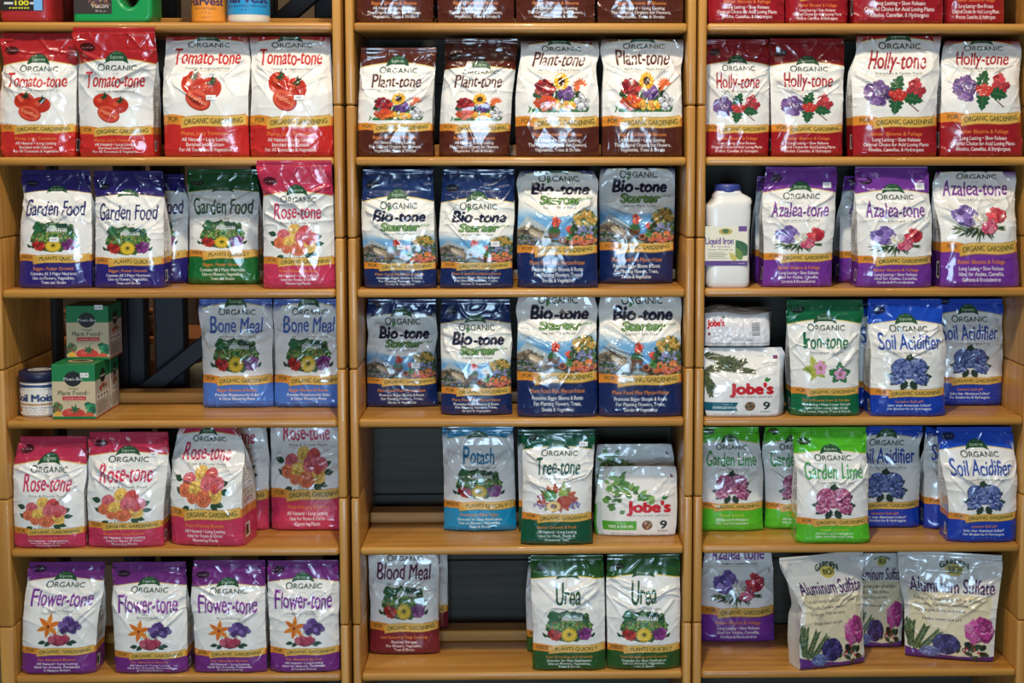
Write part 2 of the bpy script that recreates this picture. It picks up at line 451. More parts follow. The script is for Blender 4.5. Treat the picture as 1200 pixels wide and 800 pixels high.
def pic_hydrangea(A, cols):
    for k in range(9):
        a = 2.5 + k * .62; A.leaf(50 + 13 * math.cos(a), 65 + 7 * math.sin(a), 19, 6, a, (38, 58, 50), (80, 104, 84), 1)
    A.leaf(44, 84, 14, 4, .9, (44, 66, 54)); A.leaf(56, 84, 12, 4, 2.4, (44, 66, 54))
    for x, y, r, n in ((39, 76, 13, 60), (60, 76, 13, 60), (34, 61, 9.5, 36), (66, 60, 9.5, 36), (50, 70, 10, 40)):
        A.ell(x, y, r * 1.08, r * 1.0, cols[2]); A.cluster(x, y, r, r * .92, int(n * 1.4), 2.1, cols)
def pic_hydblue(A): pic_hydrangea(A, [(98, 116, 178), (124, 142, 198), (66, 78, 134), (150, 166, 210)])
def pic_hydpink(A): pic_hydrangea(A, [(198, 104, 146), (216, 138, 172), (160, 70, 112), (228, 166, 190)])
def pic_fruit(A):
    for k in range(16):
        a = .1 + k * .4; A.leaf(50 + 16 * math.cos(a), 68 + 8 * math.sin(a), 15, 4.5, a, [(176, 84, 66), (194, 104, 84), (120, 130, 70), (150, 66, 62)][k % 4], (120, 60, 50), 1)
    A.cluster(24, 58, 8, 4, 20, 1.8, [(150, 130, 176), (176, 160, 196)]); A.cluster(76, 58, 9, 5, 26, 1.8, [(150, 140, 190), (176, 160, 206), (110, 110, 160)])
    A.ell(40, 74, 9, 8, (84, 142, 72)); A.ell(38, 76, 3, 3, (150, 190, 120), al=.6)
    A.ell(58, 77, 6.5, 7, (150, 176, 84)); A.fill([(55, 82), (61, 82), (60, 93), (58.4, 93)], (150, 176, 84))
    A.ell(60, 65, 11.5, 9, (166, 62, 50)); A.ell(63, 66, 6, 6, (186, 92, 62), al=.7)
    A.ell(45, 57, 10.5, 10, (196, 140, 82)); A.ell(45, 57, 9.2, 8.6, (238, 206, 134)); A.ell(45, 57.5, 4.6, 4.2, (120, 70, 46))
def pic_lily(A):
    for k in range(7): A.line([(46 + k * 1.6, 54), (36 + k * 5, 76)], .8, (86, 120, 84))
    for k in range(6): A.leaf(37, 77, 17, 3.2, .35 + k * 1.047, (232, 140, 50) if k % 2 else (222, 118, 40), (190, 84, 40))
    A.ell(37, 77, 2, 2, (120, 60, 40))
    A.cluster(65, 78, 12, 9, 34, 4.2, [(112, 84, 156), (136, 108, 180), (86, 60, 128), (156, 132, 190)])
    for x, a in ((34, 3.4), (40, 4.0), (62, 5.6), (66, 6.1)): A.leaf(x, 54, 11, 3.4, a, (36, 70, 58))
    A.cluster(50, 57, 14, 5, 14, 5.4, [(206, 82, 108), (224, 116, 136), (180, 60, 90)])

def ribbon_y(x): return 33.6 + 0.065 * (x - 22) + 1.3 * math.sin((x - 20) / 80 * 6.283)
def bag_art(T):
    A = Art(172, (240, 238, 232))
    band, bot = T['band'], T.get('bot', T['band'])
    if T['pic'] is pic_bio: pic_bio(A)
    t = np.linspace(0, 100, 40)
    A.fill(np.concatenate([np.stack([t, 134 + 5 * np.sin(np.pi * t / 100)], 1), [(100, 172), (0, 172)]]), T.get('trim', (226, 200, 120)))
    A.fill(np.concatenate([np.stack([t, 135 + 5 * np.sin(np.pi * t / 100)], 1), [(100, 172), (0, 172)]]), band)
    for k in range(3): A.rect(3, 161 + k * 3, 97, 161.5 + k * 3, [c * .8 for c in band], .6)
    if T['title'] == 'Azalea-tone': A.rect(0, 166, 100, 172, (226, 220, 228))
    # badge
    for k in range(12): A.fill([(14 + 11 * math.cos(k * .524), 150 + 5 * math.sin(k * .524)), (14 + 8 * math.cos(k * .524 + .9), 150 + 4 * math.sin(k * .524 + .9)), (14, 150)], [c * .4 for c in band])
    A.ell(14, 150, 9, 4, [c * .38 for c in band]); A.text('ALL NATURAL', 14, 149, 14, 1.6, (214, 200, 190))
    A.text('NEW & IMPROVED', 84, 160, 24, 1.7, (225, 215, 205), al=.7)
    # emblem
    A.fill([(34, 135), (37, 141), (42, 145), (50, 147), (58, 145), (63, 141), (66, 135), (58, 137.5), (42, 137.5)], (38, 82, 52))
    A.text('Espoma', 50, 139.5, 17, 3.6, (206, 222, 196)); A.text('SINCE 1929', 50, 144, 10, 1.0, (190, 206, 180))
    if T.get('organic', True):
        A.text('O', 31, 127.0, 9.4, 8.6, (30, 56, 46), .008)
        A.text('RGANIC', 57, 127.4, 40, 6.6, (30, 56, 46), .014)
    col = T['tcol']; s = T['title']
    if s == 'Bio-tone':
        A.text('Bio', 30, 111.5, 27, 15, (22, 28, 58), .045, .2); A.text('-tone', 67, 111.5, 42, 14.2, (22, 28, 58), .045, .2)
        A.leaf(37, 125, 7, 1.6, .9, (80, 140, 70))
        A.text('Starter', 53, 97.4, 53, 12, (40, 76, 48), .075, .2); A.text('Starter', 53, 97.6, 51, 11.4, (124, 168, 94), .012, .2)
        A.text('plus', 88, 104, 12, 4, (110, 150, 90), .02, .2)
        A.text(T['sub'], 52, 91.2, 42, 3.2, (70, 74, 70))
    else:
        wv = lambda x: .9 * np.sin(x * .31)
        w = T.get('tw', 74); lw = w / (len(s) * .82) * (.42 if s[0] == 'I' else 1); cap = T.get('tcap', 23.5)
        A.text(s[0], 50 - w / 2 + lw / 2, 101.2, lw, cap * 1.1, col, .010, .04)
        A.text(s[1:], 50 + lw * .56, 102, w - lw * 1.12, cap * .96, col, T.get('toff', .010), .06, wv)
        A.text(T['sub'], 52, 94.5, T.get('sw', 52), 3.0, (92, 96, 88))
        A.rect(24, 92.6, 80, 93.0, (170, 150, 100)); 
        A.text('4-3-6', 50, 121.5, 8, 1.6, (120, 120, 116))
    if T['pic'] is not pic_bio: T['pic'](A)
    # lower field and ribbon
    A.fill(np.concatenate([np.stack([t, 36 + 1.5 * np.sin(t * .06)], 1), [(100, 0), (0, 0)]]), bot)
    A.fill([(0, 33), (0, 44), (12, 45), (26, 43), (29, 41), (29, 32), (12, 34)], (226, 142, 52))
    A.fill([(80, 32), (100, 33), (100, 43.5), (80, 44)], (224, 136, 52))
    x = np.linspace(22, 98, 30); yb = np.array([ribbon_y(v) for v in x]) - 4.4
    A.fill(np.concatenate([np.stack([x, yb - .8], 1), np.stack([x, yb + 12], 1)[::-1]]), (150, 96, 30), .55)
    A.fill(np.concatenate([np.stack([x, yb], 1), np.stack([x, yb + 11.2], 1)[::-1]]), (230, 184, 92))
    A.fill([(22, yb[0]), (30, yb[3]), (29, 40), (22, 41)], (206, 140, 52), .35)
    a, b = T.get('rib', ('FOR', 'ORGANIC GARDENING'))
    A.text(a, 13, 36.8, 12 if a == 'FOR' else 16, 5.4, (92, 80, 40), .02)
    wp = lambda q: np.array([ribbon_y(v) for v in np.atleast_1d(q)])
    A.text(b, 60, -1.6, 68 if len(b) > 15 else 58, 6.0, (76, 80, 36), .014, 0, wp)
    ls = T['lines']
    A.text(ls[0], 50, 22.6, min(68, len(ls[0]) * 2.65), 4.0, (230, 134, 58) if T.get('oc') is None else T['oc'], .02)
    for k, l in enumerate(ls[1:]):
        A.text(l, 50, 16.4 - 5.3 * k, min(78, len(l) * 2.12), 3.7, (240, 236, 230), .022)
    A.text('NET WEIGHT 4 LBS (1.81 kg)', 50, 17.6 - 5.3 * (len(ls) - 1) - .3, 36, 1.3, (220, 210, 200), al=.6)
    return A.done()

NAT = 'All Natural • Long Lasting'
TYPES = {
 'tomato': dict(band=(176, 36, 40), bot=(202, 46, 42), title='Tomato-tone', tcol=(196, 44, 46), sub='Tomato & Vegetable Food', pic=pic_tomato, lines=['Plump, Juicy Tomatoes', NAT, 'Enriched with Calcium', 'For All Tomatoes & Vegetables'], tw=78),
 'plant': dict(band=(88, 38, 28), bot=(84, 38, 28), title='Plant-tone', tcol=(86, 34, 26), sub='All Purpose Plant Food', pic=pic_bouquet, lines=['Bigger Growth & Blooms', NAT, 'The Original Organic for Flowers,', 'Vegetables, Trees & Shrubs'], tw=66),
 'holly': dict(band=(150, 26, 36), bot=(158, 28, 38), title='Holly-tone', tcol=(166, 36, 48), sub='Evergreen & Azalea Food', pic=pic_holly, lines=['Better Blooms & Foliage', 'Long Lasting • Slow Release', 'Original Choice for Acid Loving Plants', 'Rhodos, Camellias, & Hydrangeas'], tw=66),
 'garden': dict(band=(42, 34, 104), bot=(46, 38, 118), title='Garden Food', tcol=(46, 48, 104), sub='10-10-10', sw=18, pic=pic_garden, organic=False, rib=('FEEDS', 'PLANTS QUICKLY'), lines=['Bigger, Faster Growth', 'Contains All 3 Major Nutrients', 'Use on Flowers, Vegetables,', 'Trees and Shrubs'], tw=84),
 'gardengreen': dict(band=(24, 82, 42), bot=(26, 108, 52), title='Garden Food', tcol=(40, 82, 56), sub='5-10-5', sw=15, pic=pic_garden, organic=False, rib=('FEEDS', 'PLANTS QUICKLY'), lines=['Bigger, Faster Growth', 'Contains All 3 Major Nutrients', 'Use on Flowers, Vegetables,', 'Trees and Shrubs'], tw=84),
 'rose': dict(band=(190, 50, 80), bot=(204, 58, 92), title='Rose-tone', tcol=(204, 54, 92), sub='Rose & Flower Food', pic=pic_roses, lines=['Prize-Winning Blooms', NAT, 'Ideal for Roses & Other', 'Flowering Plants'], tw=66),
 'bio': dict(band=(22, 46, 96), bot=(24, 42, 92), title='Bio-tone', tcol=(30, 40, 80), sub='Starter Plant Food', pic=pic_bio, lines=['Plant Food Plus Mycorrhizae', 'Promotes Bigger Blooms & Roots', 'For Planting Flowers, Trees,', 'Shrubs & Vegetables']),
 'azalea': dict(band=(118, 56, 150), bot=(118, 54, 152), title='Azalea-tone', tcol=(122, 62, 148), sub='Azalea & Rhododendron Food', pic=pic_azalea, lines=['Better Blooms & Foliage', 'Long Lasting • Slow Release', 'Ideal for Azalea, Camellia,', 'Gardenia & Rhododendron'], tw=78),
 'bone': dict(band=(84, 112, 186), bot=(74, 120, 204), title='Bone Meal', tcol=(76, 106, 178), sub='All Natural Plant Food', pic=pic_garden, lines=['Bigger Blooms & Roots', 'Provides Phosphorus for Bulbs', '& Other Flowering Plants'], tw=72),
 'iron': dict(band=(14, 100, 62), bot=(16, 104, 64), title='Iron-tone', tcol=(26, 108, 72), sub='Turns yellow to green', pic=pic_iron, lines=['For a Greener Lawn & Garden', 'Fast Acting • Helps Lower Soil pH', 'Turns Yellow Leaves Deep Green', 'For Lawns, Veggies, Trees & Shrubs'], tw=62),
 'soil': dict(band=(26, 76, 190), bot=(22, 62, 170), title='Soil Acidifier', tcol=(46, 78, 168), sub='Turns Hydrangeas Blue', pic=pic_hydblue, lines=['Lowers Soil pH', 'Safer than Aluminum Sulfate*', 'For Blueberries & Hydrangeas'], tw=82),
 'lime': dict(band=(86, 190, 40), bot=(88, 192, 44), title='Garden Lime', tcol=(70, 160, 90), sub='Turns Hydrangeas Pink', pic=pic_hydpink, lines=['Raises Soil pH', 'All Natural & Pelletized', 'Safer than Hydrated Lime'], tw=80, oc=(200, 200, 70)),
 'potash': dict(band=(24, 132, 176), bot=(20, 140, 186), title='Potash', tcol=(40, 124, 164), sub='Source of Potassium', pic=pic_garden, organic=False, rib=('FEEDS', 'PLANTS QUICKLY'), lines=['Promotes Plant Vigor', 'Granular for Easy Application', 'Use on Flowers, Vegetables,', 'Trees & Shrubs'], tw=44, sw=44),
 'tree': dict(band=(12, 82, 58), bot=(14, 84, 58), title='Tree-tone', tcol=(22, 84, 70), sub='Fruit & Shade Tree Food', pic=pic_fruit, lines=['Better Growth & Fruit', NAT, 'Ideal for Fruit, Shade &', 'Ornamental Trees'], tw=62),
 'blood': dict(band=(112, 28, 42), bot=(118, 30, 44), title='Blood Meal', tcol=(100, 40, 72), sub='All Natural Plant Food', pic=pic_garden, lines=['Lush Growth & Deep Greening', 'Provides Nitrogen', 'For Flowers, Vegetables,', 'Trees & Shrubs'], tw=76),
 'urea': dict(band=(36, 84, 36), bot=(38, 86, 38), title='Urea', tcol=(42, 84, 52), sub='Source of Nitrogen', pic=pic_garden, organic=False, rib=('FEEDS', 'PLANTS QUICKLY'), lines=['Fast Greening and Growth', 'Granular for Easy Application', 'Use on Flowers, Vegetables,', 'Trees & Shrubs'], tw=34, sw=42, tcap=29, trim=(226, 190, 60)),
 'flower': dict(band=(116, 46, 124), bot=(118, 44, 128), title='Flower-tone', tcol=(136, 62, 156), sub='Blossom Booster', sw=34, pic=pic_lily, lines=['For Abundant Blooms', NAT, 'Ideal for Annuals, Perennials', '& Hanging Baskets'], tw=80),
}
VK = dict(T=118, S=92.5, b=0, r=36, p=69, s=96, t=110, o=131, e=138, z=172)

# ------------------------------------------------------------------ the gusseted bag
DENS = 1.7
ART = {}
def sm(x): x = np.clip(x, 0, 1); return x * x * (3 - 2 * x)
def art(t):
    if t not in ART: ART[t] = bag_art(TYPES[t])
    return ART[t]
def gusset_print(T, t, v, seed):
    """printing of a side panel: t 0..1 front to back, v height in print units"""
    band, bot = np.array(T['band']) / 255., np.array(T.get('bot', T['band'])) / 255.
    C = np.empty(t.shape + (3,), np.float32); C[:] = (.93, .92, .9)
    rows = (v * .62)
    line = (rows - np.floor(rows)) < .5
    word = vnoise(t * 16 + 3, np.floor(rows) * 7.3, seed) > .36
    blk = (np.abs(t - .48) < .3) & (v > 47) & (v < 118) & (vnoise(t * 0, np.floor(v / 9.) * 3.1, seed + 4) > .22)
    C[line & word & blk] = (.5, .5, .48)
    C[(v > 33) & (v < 43)] = (.88, .58, .24)
    C[v <= 33.5] = bot
    C[v > 137] = band
    bar = (v > 8) & (v < 24) & (t > .18) & (t < .5)
    C[bar] = (.93, .93, .92)
    C[bar & (v > 10) & (v < 22) & (np.abs(t - .34) < .13) & (np.floor(t * 90) % 3 < 1.5)] = (.15, .15, .15)
    return C

def bag(t, k, q, a, label, r=None, lean=.03, T=.085, group=None, seal=True, stickers=(), wr=1.0, yaw=0.0, front=False, seed=None, name='fertilizer_bag', side=gusset_print, A=None, belly=1.0, topv=None, corner=.010, dens=None, bulge=(0, 0), zoff=0.0):
    TT = TYPES.get(t, dict(band=(235, 235, 232)))
    A = A or art(t)
    seed = seed if seed is not None else int(q[-1][1] * 7 + q[-1][0] * 13) % 9973
    ytop, ybot = q[0][0], q[-1][0]
    zb = shelf_top(k) + .0004 + zoff
    xm = .5 * (q[-1][1] + q[-1][2])
    if r is None:
        lo, hi = 0.0, .25
        for _ in range(40):
            m = .5 * (lo + hi)
            if at(xm, ybot, m)[1] > zb: lo = m
            else: hi = m
        r = min(max(lo, .008), .2)
    right_ = xm > 816
    if not right_ and not zoff: r = min(r, .138)
    T = max(.03, min(T, (.302 if right_ or zoff else .1965) - r))
    fr = lambda y: (ybot - y) / float(ybot - ytop)
    Yl = lambda f: r + lean * sm((f - .45) / .55)
    Z, XL, XR = [], [], []
    for y, xl, xr in q:
        Yr = float(Yl(fr(y)))
        p, s_ = at(xl, y, Yr), at(xr, y, Yr)
        XL.append(p[0]); XR.append(s_[0]); Z.append(.5 * (p[1] + s_[1]))
    Z, XL, XR = np.array(Z), np.array(XL), np.array(XR)
    dz = zb - Z[-1]
    Z = Z + dz * np.linspace(0, 1, len(Z)) if abs(dz) > 1e-4 else Z
    lim = shelf_top(k - 1) - .018 - .003
    if not front and Z[0] > lim: Z[0] = lim
    ztop, H = Z[0], Z[0] - zb
    sh = .012 if seal else 0.0
    zbt = ztop - sh
    av, az = [], []
    if t == 'bio': a = {dict(t='T', s='S').get(q_, q_): y_ for q_, y_ in a.items()}
    for key, y in sorted(a.items(), key=lambda kv: -kv[1]):
        av.append(VK[key]); az.append(at(xm, y, float(Yl(fr(y))))[1])
    av, az = [0] + av, [zb] + az
    slope = (av[-1] - av[-2]) / max(az[-1] - az[-2], .004)
    slope = min(slope, 1100)
    av.append(min(171.5, av[-1] + slope * max(ztop - az[-1], 0)) if topv is None else topv); az.append(max(ztop, az[-1] + 1e-4))
    av, az = np.array(av, float), np.array(az, float)
    d_ = dens or DENS
    nu = max(24, int((q[len(q) // 2][2] - q[len(q) // 2][1]) * d_)); ns = max(30, int((ybot - ytop) * d_))
    s = np.linspace(0, 1, ns); z = zb + (zbt - zb) * s
    def prof(X):
        y_ = np.interp(z, Z[::-1], X[::-1])
        n = max(3, ns // 14) | 1
        yp = np.pad(y_, n // 2, mode='edge')
        return np.convolve(yp, np.ones(n) / n, 'valid')
    xl, xr = prof(XL), prof(XR)
    lo_, hi_ = [(-.7376, -.0436), (0, .69), (.73, 1.4137)][0 if xm < 408 else (1 if not right_ else 2)]
    if not yaw:
        xl, xr = np.maximum(xl, lo_ + .0035), np.minimum(xr, hi_ - .0035)
    u = np.linspace(0, 1, nu)
    U, SS = np.meshgrid(u, s)
    w = xr - xl; wm = float(w.mean())
    X = xl[:, None] + w[:, None] * U
    c = 2 * U - 1
    full = np.clip(np.sin(np.pi * np.clip(SS / .86, 0, 1)) ** .6, 0, 1) * (1 - .35 * SS)
    flat = 1 - sm((SS - .72) / .28)
    Y = Yl(SS) + corner * np.abs(c) ** 6 * (.25 + .75 * flat) - .010 * belly * full * (1 - np.abs(c) ** 2.6) + .006 * np.clip(1 - SS / .045, 0, 1) ** 2
    # creases and crumples of the film
    xm_, zm_ = U * wm, SS * H
    msk = .22 + np.exp(-((SS - .66) / .14) ** 2) + .5 * np.exp(-((SS - .97) / .08) ** 2) + .45 * np.abs(c) ** 4
    wx = .010 * (vnoise(xm_ * 22, zm_ * 22, seed) - .5); wz = .010 * (vnoise(xm_ * 22 + 9, zm_ * 22, seed + 1) - .5)
    D = .0040 * (vnoise(xm_ * 15, zm_ * 12 + 3, seed + 2) - .5)
    D += .0034 * msk * (ridged((xm_ + wx) * 26 + (zm_) * 14, (zm_ + wz) * 20, seed + 3) ** 3 - .3)
    D += .0026 * msk * (ridged((xm_ + wx) * 30 - zm_ * 18, (zm_ + wz) * 24 + 5, seed + 4) ** 4 - .2)
    D += .0009 * (.4 + msk) * (vnoise((xm_ + wx) * 90, (zm_ + wz) * 70, seed + 5) - .5)
    R = random.Random(seed)
    for _ in range(7):                      # folds running in from the shoulders
        sd = R.choice([-1, 1]); s0 = R.uniform(.6, .86); u0 = .5 + sd * R.uniform(.38, .5); u1 = .5 + sd * R.uniform(-.1, .18); s1 = s0 - R.uniform(.08, .26)
        px_, pz_ = (U - u0) * wm, (SS - s0) * H
        dx, dz_ = (u1 - u0) * wm, (s1 - s0) * H
        L = math.hypot(dx, dz_); tt = (px_ * dx + pz_ * dz_) / L / L
        dd = np.abs(px_ * dz_ - pz_ * dx) / L + wx * .4
        D += .0044 * R.uniform(.4, 1.1) * np.exp(-(dd / R.uniform(.0025, .0055)) ** 2) * sm(tt / .12) * sm((1.05 - tt) / .4)
    cr_ = np.exp(-SS * H / .018) + .6 * np.exp(-(1 - np.abs(c)) * wm / .02)   # crumpled lower hem and side edges
    D += .0032 * cr_ * (ridged((xm_ + wx) * 46 + 5, (zm_ + wz) * 34, seed + 6) ** 3 - .3)
    Y = Y - wr * D
    v = np.interp(z, az, av)
    VV = np.repeat(v[:, None], nu, 1)
    cf = A.sample(np.clip(U, 0.002, .998), VV)
    th = 1 - .955 * sm((s - .42) / .58)
    Yb = Yl(s) + T * th
    ix = np.linspace(0, ns - 1, 14).astype(int)
    # origin
    ox, oy = .5 * (xl[0] + xr[0]), r + T / 2
    g = thing(name, (ox, oy, zb), label, 'bag' if name != 'pouch' else 'pouch', group, yaw)
    loc = lambda X_, Y_, Z_: np.stack([X_ - ox, Y_ - oy, Z_ - zb], -1)
    Zg = np.repeat(z[:, None], nu, 1)
    F = loc(X, Y, Zg)
    B = loc(X[ix], np.repeat(Yb[ix][:, None], nu, 1) - .012 * (np.abs(c[ix]) ** 6), Zg[ix])
    band = np.array(TT['band']) / 255.; bot = np.array(TT.get('bot', TT['band'])) / 255.
    cb = np.where((VV[ix] > 136)[..., None], band, np.where((VV[ix] < 36)[..., None], bot, np.array((.92, .91, .9))))
    nb = len(ix); base = ns * nu
    Q = [grid_quads(ns, nu), grid_quads(nb, nu, base, True)]
    i = np.arange(nu - 1)
    top_f, top_b = (ns - 1) * nu + i, base + (nb - 1) * nu + i
    Q.append(np.stack([top_f, top_f + 1, top_b + 1, top_b], 1))
    Q.append(np.stack([i + 1, i, base + i, base + i + 1], 1))
    me = np_mesh('pouch_film', np.concatenate([F.reshape(-1, 3), B.reshape(-1, 3)]), np.concatenate(Q), np.concatenate([cf.reshape(-1, 3), cb.reshape(-1, 3)]))
    link_mesh('film_body', me, M_FILM, g)
    # side gussets, folded inwards towards the top
    nt = 22; t_ = np.linspace(0, 1, nt)
    G = .002 + min(.026, wm * .18) * sm((s - .48) / .5)
    for sd, xe in ((1, xl), (-1, xr)):
        ye = Y[:, 0] if sd == 1 else Y[:, -1]
        ybk = Yb - .012
        ybk = np.maximum(ybk, ye + .0012)
        Yg = ye[:, None] + (ybk - ye)[:, None] * t_
        fold = 1 - np.abs(2 * t_ - 1)
        bl = bulge[0 if sd == 1 else 1]
        Xg = xe[:, None] + sd * ((G * (bl == 0))[:, None] * fold - bl * np.sin(np.pi * t_) ** .7 * (1 - .5 * SS[:, :1]) - .0015 * (1 - sm(s / .5))[:, None] * np.sin(np.pi * t_))
        Zg2 = np.repeat(z[:, None], nt, 1)
        Xg = Xg + .0016 * wr * (vnoise(Yg * 60, Zg2 * 40, seed + 8) - .5)
        Cg = side(TT, np.repeat(t_[None], ns, 0), np.repeat(v[:, None], nt, 1), seed)
        me = np_mesh('gusset', loc(Xg, Yg, Zg2), grid_quads(ns, nt, 0, sd == 1), Cg)
        link_mesh('side_gusset', me, M_FILM, g)
    if seal:
        nh = 9; hh = np.linspace(0, 1, nh)
        yt = .5 * (Y[-1] + Yb[-1])
        e_ = .5 * (Y[-1].mean() + Yb[-1])
        rows_f, rows_b = [], []
        for h in hh:
            wob = .0015 * np.sin(u * 9 + seed) * h
            rip = .0004 * np.cos(h * 40)
            yy = yt * (1 - h) + (e_ - .002) * h + wob
            rows_f.append(loc(X[-1], yy - .0009 - rip, np.full(nu, zbt + sh * h)))
            rows_b.append(loc(X[-1], yy + .0009 - rip, np.full(nu, zbt + sh * h)))
        Vf, Vb = np.array(rows_f), np.array(rows_b)
        vt = np.interp(zbt + sh * hh, az, av)
        cc = A.sample(np.repeat(u[None], nh, 0) * .99 + .004, np.repeat(vt[:, None], nu, 1))
        nn = nh * nu
        tf = (nh - 1) * nu + i
        Qs = [grid_quads(nh, nu), grid_quads(nh, nu, nn, True), np.stack([tf, tf + 1, tf + 1 + nn, tf + nn], 1)]
        me = np_mesh('seal', np.concatenate([Vf.reshape(-1, 3), Vb.reshape(-1, 3)]), np.concatenate(Qs), np.concatenate([cc.reshape(-1, 3)] * 2))
        link_mesh('top_seal', me, M_FILM, g)
    for st in stickers:
        x0, y0, x1, y1 = st
        zs = np.array([at(.5 * (x0 + x1), yy, float(Yl(fr(yy))))[1] for yy in np.linspace(y1, y0, 8)])
        si = np.clip(np.interp(zs, z, np.arange(ns)), 0, ns - 1).astype(int)
        ui = []
        for xx in np.linspace(x0, x1, 12):
            X_ = at(xx, .5 * (y0 + y1), float(Yl(fr(.5 * (y0 + y1)))))[0]
            ui.append(np.interp(X_, X[si[4]], np.arange(nu)))
        ui = np.array(ui).astype(int)
        P = F[np.ix_(si, ui)].copy(); P[..., 1] -= .0012
        Cs = np.full((8, 12, 3), .93, np.float32); Cs[3:5, 3:9:2] = .5
        link_mesh('price_sticker', np_mesh('sticker', P, grid_quads(8, 12), Cs), M_LABEL, g)
    return g

# ------------------------------------------------------------------ the room: floor, wall behind, and what shows through the open back
def flat_struct(name, lo, hi, mat):
    bm = bmesh.new(); add_box(bm, lo, hi)
    o = bm_obj(name, bm, mat); tag(o, kind='structure'); return o
M_FLOOR = mat_plain('grey shop floor', (120, 112, 102), 0.5, noise=0.12, scale=6)
M_WALL = mat_plain('brown painted wall', (92, 74, 58), 0.8, noise=0.1, scale=3)
flat_struct('floor', (-4, -6, -.05), (5, 2.2, 0), M_FLOOR)
flat_struct('wall_back', (-4, 1.9, 0), (5, 2.0, 3.4), M_WALL)

# ------------------------------------------------------------------ three open shelving units of stacked oak tiers
SH_D, PAN_D = .255, .31
EDGE = .0045
def side_joint(k): return Z0 - k * PITCH + .42 * PITCH
def unit(label, x0, x1, t0, t1, back):
    """x0..x1 clear opening, t0/t1 thickness of the left and right uprights"""
    g = thing('shelving_unit', (.5 * (x0 + x1), .15, 0), label, 'shelf unit', 'oak shelving units')
    ox, oy = .5 * (x0 + x1), .15
    for k in range(-1, 6):
        zc = Z0 - k * PITCH
        bm = bmesh.new()
        add_box(bm, (x0 - ox + .0004, 0.0 - oy + .001, zc - .009), (x1 - ox - .0004, (SH_D if x0 < .7 else .308) - oy, zc + .009), .0065, 3)
        bm_obj('shelf', bm, M_WOODX, g, True)
        if x0 < .7:
            bm = bmesh.new()
            add_box(bm, (x0 - ox + .001, .1985 - oy, zc + .0094), (x1 - ox - .001, .254 - oy, zc + .034), .002, 1)
            bm_obj('back_cleat', bm, M_WOODX, g)
        if True:
            zt, zl = side_joint(k) - .0006, side_joint(k + 1) + .0006
            if k == 5: zl = 0.0
            for xa, xb in ((x0 - t0, x0), (x1, x1 + t1)):
                bm = bmesh.new()
                add_box(bm, (xa - ox, 0 - oy, zl), (xb - ox, PAN_D - oy, zt), EDGE, 3)
                bm_obj('side_panel', bm, M_WOODZ, g, True)
    bm = bmesh.new()
    add_box(bm, (x0 - ox, .03 - oy, 0), (x1 - ox, .05 - oy, .07), .002, 1)
    bm_obj('plinth', bm, M_WOODX, g)
    if back:
        bm = bmesh.new(); n = 13; hz = (side_joint(-1) - .02) / n
        for i in range(n):
            add_box(bm, (x0 - ox - .012, PAN_D + .001 - oy, i * hz + .001), (x1 - ox + .012, PAN_D + .012 - oy, (i + 1) * hz - .0012), .0015, 1)
        add_box(bm, (x0 - ox - .012, PAN_D + .010 - oy, 0), (x1 - ox + .012, PAN_D + .016 - oy, n * hz))
        bm_obj('back_panel', bm, M_DARKW, g)
    return g
unit('left oak shelving unit with an open back showing a dark frame behind', -.7376, -.0436, .030, .0179, False)
unit('middle oak shelving unit holding brown and navy bags, empty spots low down', 0.0, .69, .017, .0179, True)
unit('right oak shelving unit holding purple, blue and bright green bags', .73, 1.4137, .0178, .02, True)

# dark timber frame standing behind the left unit
def beam(bm, p, q, w, d):
    p, q = Vector(p), Vector(q); ax = (q - p); L = ax.length
    t = bmesh.new(); add_box(t, (-w / 2, -d / 2, 0), (w / 2, d / 2, L), .003, 1)
    M_ = Matrix.Translation(p) @ ax.to_track_quat('Z', 'Y').to_matrix().to_4x4()
    bmesh.ops.transform(t, matrix=M_, verts=t.verts[:])
    tmp = bpy.data.meshes.new('t'); t.to_mesh(tmp); t.free(); bm.from_mesh(tmp); bpy.data.meshes.remove(tmp)
FY = .40
fx = lambda px, py=405: at(px, py, FY)[0]
fr_ = thing('timber_frame', (-.4, FY, 0), 'blue-black painted timber frame with diagonal braces behind the open left shelves', 'frame')
def fbeam(name, p, q, w, d=.05):
    bm = bmesh.new(); beam(bm, (p[0] + .4, p[1] - FY, p[2]), (q[0] + .4, q[1] - FY, q[2]), w, d)
    bm_obj(name, bm, M_FRAME, fr_)
for a_, b_ in ((62, 72), (139, 153), (154, 173), (185, 219), (300, 331), (376, 398)):
    xa, xb = fx(a_), fx(b_)
    top = 2.3
    fbeam('upright', (.5 * (xa + xb), FY + (.0 if b_ != 153 else .012), 0), (.5 * (xa + xb), FY + (.0 if b_ != 153 else .012), top), xb - xa)
def brace(x0, y0, x1, y1, w):
    p, q = at(x0, y0, FY - .055), at(x1, y1, FY - .055)
    fbeam('brace', (p[0], FY - .055, p[1]), (q[0], FY - .055, q[1]), w, .04)
brace(135, 487, 288, 366, .054)
brace(300, 50, 410, -45, .022)
fbeam('cross_rail', (-.80, FY + .055, 2.25), (-.02, FY + .055, 2.25), .09)
fbeam('cross_rail', (-.80, FY + .055, .12), (-.02, FY + .055, .12), .09)

